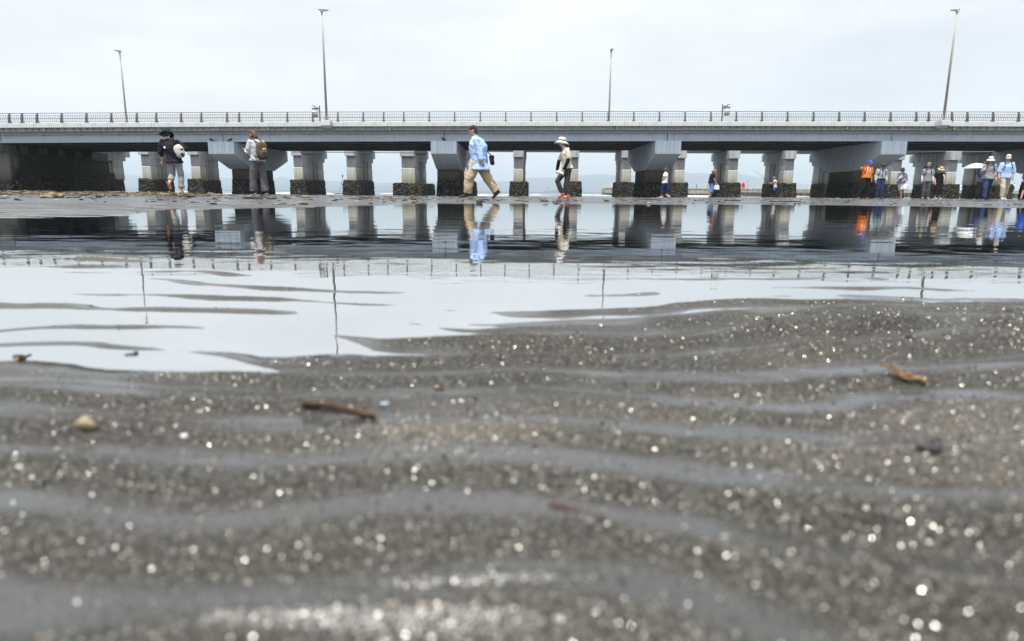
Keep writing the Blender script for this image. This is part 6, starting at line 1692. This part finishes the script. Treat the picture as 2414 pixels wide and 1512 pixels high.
# yachts beyond the breakwater
M_GRP = mat('boat_white', (.72, .73, .74), .35, .5, .06, 2); M_WIN = mat('boat_window', (.03, .04, .05), .15, .5, .1)
for k, (u, L_) in enumerate(((2252, 8.0), (2268, 6.5), (2284, 9.5))):
    Yq = 215.0 + 6 * k; Xq = x_at(u, Yq)
    t = thing('motor_yacht', (Xq, Yq, -.2), ['small white yacht left of the three moored beyond the breakwater', 'middle white yacht of the three moored beyond the breakwater', 'largest white yacht, nearest the parasol, beyond the breakwater'][k], 'boat', 'yachts moored beyond the breakwater')
    h = 2.2 + .25 * k
    MB().rings([[(Xq + a, Yq + b * w_, z) for b, z in ((-.5, -.3), (-1, h * .8), (-1.02, h), (1.02, h), (1, h * .8), (.5, -.3))] for a, w_ in ((-L_ / 2, .9), (-L_ / 4, 1.25), (L_ / 5, 1.2), (L_ / 2, .12))]).build('hull', M_GRP, t)
    MB().cbox((Xq - L_ * .28, Yq - .9, h), (Xq + L_ * .12, Yq + .9, h + .9), .15).build('cabin', M_GRP, t)
    MB().box((Xq - L_ * .24, Yq - .91, h + .35), (Xq + L_ * .08, Yq - .895, h + .7)).build('window', M_WIN, t)
    MB().tube([(Xq - .3, Yq, h + .8), (Xq - .3, Yq, h + 3.0 + .8 * k)], [.06, .03], 6).build('mast', M_GRP, t)

# town on the far shore
M_TOWN = [mat('town_pale', (.62, .60, .57), .8, .2, .1, .02), mat('town_brick', (.34, .22, .19), .8, .2, .1, .02), mat('town_grey', (.40, .41, .42), .8, .2, .1, .02)]
M_TWIN = mat('town_window', (.06, .07, .09), .3, .5, .1)
YT = 3300.0
def block(u0, u1, v, m, label, floors, group='far shore buildings'):
    xa, xb = x_at(u0, YT), x_at(u1, YT); zt_ = z_at(v, YT, (u0 + u1) / 2)
    t = thing('apartment_building', ((xa + xb) / 2, YT, -.2), label, 'building', group)
    MB().cbox((xa, YT, -1), (xb, YT + 14, zt_), .2).build('wall', m, t)
    MB().box((xa - .3, YT - .3, zt_), (xb + .3, YT + 14.3, zt_ + .8)).build('roof', M_TOWN[0], t)
    wm = MB(); nx = max(2, int((xb - xa) / 4))
    for f_ in range(floors):
        for k in range(nx):
            a = xa + (xb - xa) * (k + .2) / nx; b = xa + (xb - xa) * (k + .8) / nx
            z0 = 1 + (zt_ - 2) * f_ / floors
            wm.box((a, YT - .25, z0), (b, YT + .02, z0 + (zt_ - 2) / floors * .55))
    tag(wm.build('windows', M_TWIN, t), kind='stuff')
block(1287, 1296.5, 441, M_TOWN[2], 'grey apartment tower on the far shore, left of the pair', 9)
block(1311, 1322, 442, M_TOWN[1], 'brick-red apartment tower on the far shore, right of the pair', 8)
for u0, u1, v, k, lb in ((1266, 1276, 451, 0, 'low pale block just left of the far towers'), (1277, 1286, 450, 2, 'low grey block touching the left far tower'), (1298, 1310, 448.5, 1, 'low reddish block between the two far towers'), (1325, 1334, 452, 0, 'low pale block right of the brick far tower'),
                         (1243, 1256, 452.5, 0, 'low white block far left of the towers'), (1424, 1430, 452, 0, 'tiny white block on the shore beside the breakwater end'), (885, 899, 450.5, 0, 'white shore block below the low hills left of centre'), (903, 912, 451.5, 0, 'small white shore block below the low hills'), (916, 934, 450, 2, 'wide pale grey shore block below the low hills'), (1004, 1012, 451, 0, 'pale shore block left of the central hammerhead pier')):
    block(u0, u1, v, M_TOWN[k], lb, 2)
# dark strip of the far shore
MB().prism_x([(YT - 60, -1), (YT - 20, 4.0), (YT + 300, 5.0), (YT + 300, -1)], -3200, 2600, 30).build('shore', M_FOREST, None)
tag(bpy.data.objects['shore'], 'low wooded shoreline under the far town', kind='structure')

# ================================================================== BIRDS
def pigeon(u, v, Y, z, left, label):
    X = x_at(u, Y, v); sx = -1 if left else 1
    t = thing('pigeon', (X, Y, z), label, 'bird', 'dark birds perched on the pier caps')
    P = lambda a, b, c: Vector((X + sx * a, Y + b, z + c))
    M_B = mat('feather_dark', (.022, .022, .026), .6, .4, .3, 30)
    g = MB().tube([P(-.17, 0, .07), P(-.06, 0, .115), P(.04, 0, .145), P(.085, 0, .195), P(.105, 0, .235)], [.015, .055, .062, .036, .032], 10)
    fuse(g, .012, 2).build('body', M_B, t, True)
    MB().tube([P(.13, 0, .235), P(.16, 0, .228)], [.009, .004], 5).build('beak', M_B, t)
    MB().rings([[P(-.12, -.025, .09), P(-.12, .025, .09), P(-.12, .025, .105), P(-.12, -.025, .105)], [P(-.25, -.035, .055), P(-.25, .035, .055), P(-.25, .035, .062), P(-.25, -.035, .062)]]).build('tail', M_B, t)
    for s_ in (1, -1):
        MB().ell(P(-.03, s_ * .058, .125), (.11, .014, .042), None, 10, 5).build('wing', M_B, t, True)
        MB().tube([P(0, s_ * .02, .09), P(.005, s_ * .02, .0)], .006, 5).tube([P(.0, s_ * .02, .003), P(.035, s_ * .02, .003)], .005, 5).build('leg', mat('bird_leg', (.2, .06, .05), .6, .3, .1), t)
zc_ = Z_GB - 0.012
pigeon(498, 332, Y_G - .35, zc_ + dz(HAM_X[1]), True, 'dark pigeon on the cap edge just left of the phone woman')
pigeon(543, 332, Y_G - .35, zc_ + dz(HAM_X[1]), False, 'small dark pigeon on the same cap, nearer the phone woman')
pigeon(1045, 332, Y_G - .35, zc_ + dz(HAM_X[2]), True, 'dark pigeon on the cap beside the head of the man in blue')

# ================================================================== DRIFTWOOD, STONES, LITTER
r4 = random.Random(44)
def twig(mb, c, L_, r, yaw, pitch=0.0, bend=0.1, n=5, seg=3):
    d = Vector((math.cos(yaw) * math.cos(pitch), math.sin(yaw) * math.cos(pitch), math.sin(pitch)))
    s_ = Vector((-d.y, d.x, 0))
    pts = [c + d * (L_ * (k / seg - .5)) + s_ * (bend * L_ * math.sin(k / seg * math.pi) * .5) + Vector((0, 0, r * .7)) for k in range(seg + 1)]
    mb.tube(pts, [r * (1 - .35 * k / seg) for k in range(seg + 1)], n)

pal = [((.17, .14, .105), 'reed_tan'), ((.10, .068, .045), 'twig_brown'), ((.045, .034, .026), 'twig_dark'), ((.34, .31, .25), 'reed_pale'), ((.20, .10, .055), 'bark_rust')]
pm_ = [mat('debris_' + n_, c_, .85, .2, .35, 12, stretch=(1, 1, 1)) for c_, n_ in pal]
bands = [MB() for _ in pal]
for i in range(2400):
    u = r4.uniform(-330, 520) if i < 2000 else r4.uniform(-100, 1300)
    Y = 13.2 + (max(0, 300 - u) / 300 * 1.5) + r4.random() ** 1.5 * 9 if i < 2000 else r4.uniform(12.5, 22)
    if i < 2000 and u > 300 and r4.random() < (u - 300) / 260: continue
    X = x_at(u, Y); z = gz(X, Y)
    k = r4.choices(range(5), (34, 22, 18, 18, 8))[0]
    twig(bands[k], Vector((X, Y, z + r4.random() ** 2 * (.07 if i < 2000 else .004))), r4.uniform(.05, .26) * (1 if i < 2000 else .7), r4.uniform(.004, .010), r4.gauss(0, .7), r4.gauss(0, .12 if i < 2000 else .02), r4.uniform(-.3, .3), 4, 2)
for k, mb in enumerate(bands):
    tag(mb.build('driftwood_litter', pm_[k]), ['tan reeds tangled along the left wrack line', 'brown twigs tangled along the left wrack line', 'dark twigs in the wrack line and over the sand', 'pale reed stems in the wrack line', 'rusty bark scraps in the wrack line'][k], kind='stuff')
# small dark and pale specks over the sand bank
sp = [MB(), MB(), MB()]
for i in range(1500):
    u = r4.uniform(-150, 2560); Y = r4.uniform(7, 30)
    X = x_at(u, Y); z = gz(X, Y)
    if z < .004 - .3 * (Y > 20): continue
    s_ = r4.uniform(.008, .028) * (1 if Y < 15 else .8)
    sp[0 if r4.random() < .6 else (1 if r4.random() < .6 else 2)].ell((X, Y, z + s_ * .2), (s_ * r4.uniform(.8, 2.4), s_, s_ * .45), None, 6, 3)
for k, mb in enumerate(sp):
    tag(mb.build('beach_fragments', [M_SOLE, M_SHELL, pm_[1]][k]), ['dark pebbles and weed scraps scattered on the sand bank', 'pale shell pieces scattered on the sand bank', 'brown chips scattered on the sand bank'][k], kind='stuff')
shp = MB()
for i in range(700):                              # shells washed against the pier feet
    u = r4.uniform(880, 2400); Y = r4.uniform(24, 45); X = x_at(u, Y)
    s_ = r4.uniform(.012, .032); shp.ell((X, Y, gz(X, Y) + s_ * .2), (s_ * 1.5, s_, s_ * .5), None, 5, 3)
tag(shp.build('shell_drift', M_SHELL), 'broken shells strewn below the piers', kind='stuff')

# single pieces one can point at
M_LOGD = mat('log_wet', (.055, .028, .017), .55, .4, .4, 30, .0015, 120, stretch=(.3, 3, 3))
M_LOGW = mat('log_weathered', (.24, .18, .12), .8, .2, .35, 10, stretch=(.3, 2, 2))
M_CHIP = mat('chip_orange', (.25, .145, .06), .6, .3, .5, 90, .0008, 200)
M_PEB = mat('pebble_beige', (.30, .25, .16), .75, .3, .5, 160, .0006, 500)
M_PEBD = mat('pebble_dark', (.028, .026, .026), .5, .4, .3, 40)
M_REDW = mat('twig_reddish', (.065, .036, .028), .7, .3, .35, 40)

def stick(name, label, cat, u0, v0, u1, v1, r, m, lift=.0, n=9, stub=False):
    a, b = ground_at(u0, v0), ground_at(u1, v1)
    a.z += r * .55 + lift; b.z += r * .45 + lift
    t = thing(name, (a + b) / 2, label, cat)
    d = b - a; s_ = Vector((-d.y, d.x, 0)).normalized()
    pts = [a, a + d * .3 + s_ * d.length * .015, a + d * .65 - s_ * d.length * .012, b]
    L_ = d.length; sid = int(abs(u0) * 7 + v0) % 89
    P_, R_ = [], []
    for k in range(15):
        q = k / 14; base_ = a + d * q + s_ * L_ * .02 * math.sin(q * 4 + sid)
        P_.append(base_ + Vector((0, 0, r * .25 * math.sin(q * 7 + sid)))); R_.append(r * (.82 + .22 * math.sin(q * 11 + sid) * math.sin(q * 5 + 2 * sid)) * (1 - .25 * q))
    sm_ = MB().tube(P_, R_, n)
    sm_.v = [tuple(Vector(q) + s_ * r * .30 * float(fbm(np.array([q[0] * 9 / (L_ + 1e-6) + sid]), np.array([q[2] / r * 1.7 + q[1] * 14 / (L_ + 1e-6)]), sid, 3)[0]) + Vector((0, 0, r * .22 * float(fbm(np.array([q[0] * 30 / (L_ + 1e-6)]), np.array([q[1] / r * .8 + sid]), sid + 5, 2)[0])))) for q in sm_.v]
    sm_.build('stem', m, t, True)
    if stub:
        q = a + d * .35
        MB().tube([q, q + s_ * r * 1.1 + Vector((0, 0, r * 1.3))], [r * .4, r * .25], 6).build('twig_stub', m, t, True)
    for q, dd in ((a, -1), (b, 1)):
        MB().tube([q + d.normalized() * dd * r * .55, q + d.normalized() * dd * (r * .55 + .0005)], r * .5, 7, False).build('broken_end', M_LOGW, t)
    return t
stick('driftwood_stick', 'thick wet brown stick lying across the ripples left of centre', 'stick', 722, 958, 882, 988, .0036, M_LOGD, .0012, stub=True)
stick('driftwood_stick', 'reddish twig half buried in blurred sand below centre', 'stick', 1298, 1193, 1425, 1222, .0021, M_REDW, -.0012)
stick('driftwood_stick', 'long dark twig in the blurred lower right sand', 'stick', 2098, 1335, 2215, 1380, .0020, M_PEBD, -.001)
stick('driftwood_stick', 'short dark twig at the left edge of the foreground', 'stick', 76, 1150, 122, 1138, .0020, M_PEBD, -.0008)
stick('driftwood_stick', 'small dark twig beside the pool edge at far left', 'stick', 42, 851, 78, 845, .0040, M_LOGD)
# orange bark chip: two curled slivers
a, b = ground_at(2072, 886), ground_at(2182, 910)
t = thing('bark_chip', (a + b) / 2, 'curled orange bark chip on the smooth sand at right', 'bark chip')
def sliver(p0, p1, w, lift, m, name):
    d = p1 - p0; s_ = Vector((-d.y, d.x, 0)).normalized(); rs = []
    for k in range(8):
        q = k / 7; c = p0 + d * q + Vector((0, 0, .0022 + lift * (1 - q) ** 1.5 + .002 * math.sin(q * 9))); ww = w * (math.sin(math.pi * min(max(q, .06), .95)) ** .6)
        rs.append([c - s_ * ww + Vector((0, 0, .0016)), c - s_ * ww * .5, c + s_ * ww * .5, c + s_ * ww + Vector((0, 0, .0016)), c + s_ * ww * .5 + Vector((0, 0, .0014)), c - s_ * ww * .5 + Vector((0, 0, .0014))])
    MB().rings(rs).build(name, m, t, True)
sliver(a, b, .0052, .006, M_CHIP, 'sliver')
sliver(a + (b - a) * .25 + Vector((.001, .004, .002)), a + (b - a) * .78 + Vector((0, .003, .001)), .0032, .005, M_CHIP, 'sliver')
sliver(a + (b - a) * .6, b + (b - a) * .22, .0024, .0, M_LOGD, 'tip')

def pebble(name, label, cat, u, v, w, m, hgt=.7, seed=0, lift=.0):
    c = ground_at(u, v); dist = (c - Vector((0, 0, CAM_Z))).length
    r = w / F * dist / 2
    t = thing(name, c, label, cat)
    mb = MB().ell(c + Vector((0, 0, r * hgt * .45 + lift)), (r, r * .8, r * hgt), None, 14, 9)
    mb.v = [tuple(Vector(q) + (Vector(q) - c) * .55 * float(fbm(np.array([q[0] * 1.3 / r + seed]), np.array([q[1] * 1.3 / r + q[2] / r]), 900 + seed, 2)[0])) for q in mb.v]
    mb.build('stone_body', m, t, True)
    return t, c, r
pebble('pebble', 'pale beige pebble among dark grit at the left', 'pebble', 205, 1003, 40, M_PEB, .80, 3)
pebble('pebble', 'small white pebble right of the beige pebble', 'pebble', 434, 1030, 13, M_WHITE, .7, 5)
pebble('pebble', 'flat dark pebble standing in the shallow pool at the left', 'pebble', 315, 840, 26, M_PEBD, .55, 7, .002)
pebble('shell_fragment', 'dark mussel shell scrap in the blurred left corner', 'shell', 88, 1222, 50, M_PEBD, .28, 9, -.0008)
pebble('shell_fragment', 'black seed husk on the smooth sand at the right edge', 'husk', 2190, 1078, 40, M_PEBD, .55, 11)
pebble('shell_fragment', 'small dark shell scrap by the orange bark chip', 'shell', 1990, 893, 14, M_PEBD, .5, 12)
pebble('shell_fragment', 'dark shell scrap in the middle right ripples', 'shell', 1810, 793, 16, M_PEBD, .4, 13)
pebble('shell_fragment', 'tiny dark scrap high on the right-hand ripples', 'shell', 2140, 795, 14, M_PEBD, .5, 14)
pebble('shell_fragment', 'pink-brown shell scrap behind the brown stick', 'shell', 1035, 918, 26, M_LOGD, .35, 15)
pebble('shell_fragment', 'dark weed scrap just right of the pink-brown shell', 'weed', 1120, 940, 16, M_PEBD, .4, 16)
pebble('shell_fragment', 'blue-black mussel scrap left of the brown stick', 'shell', 640, 938, 34, M_PEBD, .3, 17)
pebble('plastic_scrap', 'pale blue plastic scrap behind the right end of the brown stick', 'litter', 905, 952, 20, mat('plastic_blue', (.30, .42, .50), .4, .5, .1), .2, 18)
# on the bank
pebble('stone', 'dark wet stone at the far water edge below the man in blue', 'stone', 1130, 478.5, 17, M_PEBD, .62, 21)
pebble('stone', 'black and white stone at the water edge left of the hatted woman', 'stone', 1286, 478, 14, M_PEBD, .6, 22)
pebble('stone', 'low dark stone on the bank right of the hatted woman', 'stone', 1432, 476, 11, M_PEBD, .45, 23)
t, c, r = pebble('seaweed_clump', 'dark seaweed clump on the bank left of the man in blue', 'seaweed', 975, 471.5, 18, M_LOGD, .5, 24)
MB().ell(c + Vector((-.02, -.01, r * .9)), (r * .45, r * .1, r * .25), None, 8, 5).build('orange_leaf', M_CHIP, t, True)
pebble('seaweed_clump', 'small weed clump on the bank right of the phone woman', 'seaweed', 850, 471, 10, M_LOGD, .5, 25)
pebble('seaweed_clump', 'yellowish weed clump on the bank below the left portal pier', 'seaweed', 720, 467, 18, M_LOGW, .3, 26)
stick('driftwood_log', 'short weathered log in the wrack line at far left', 'log', 123, 467, 146, 467, .05, M_LOGW)
stick('driftwood_log', 'thin pale branch beside the weathered log', 'log', 98, 467, 122, 468, .03, M_LOGW)
stick('driftwood_log', 'dark branch lying on the sand left of the phone woman', 'log', 428, 464, 460, 464.5, .03, M_PEBD)
stick('driftwood_log', 'long dark branch just below the phone woman', 'log', 575, 469, 650, 470, .02, M_PEBD)
stick('driftwood_log', 'dark branch on the bank below the red-haired woman', 'log', 1708, 474, 1745, 474.5, .022, M_PEBD)
stick('driftwood_log', 'flat dark branch on the bank below the fisherman', 'log', 1815, 476, 1890, 477, .018, M_PEBD)
stick('driftwood_log', 'dark weed line on the bank below the white-topped woman', 'log', 1500, 471, 1570, 472, .016, M_PEBD)
pebble('plastic_scrap', 'navy blue plastic scrap in the wrack line', 'litter', 233, 466.5, 10, C_NAVY, .6, 30)
pebble('plastic_scrap', 'small sky-blue scrap on the sand below the phone woman', 'litter', 640, 467.5, 5, mat('plastic_sky', (.08, .25, .6), .4, .5, .1), .5, 31)
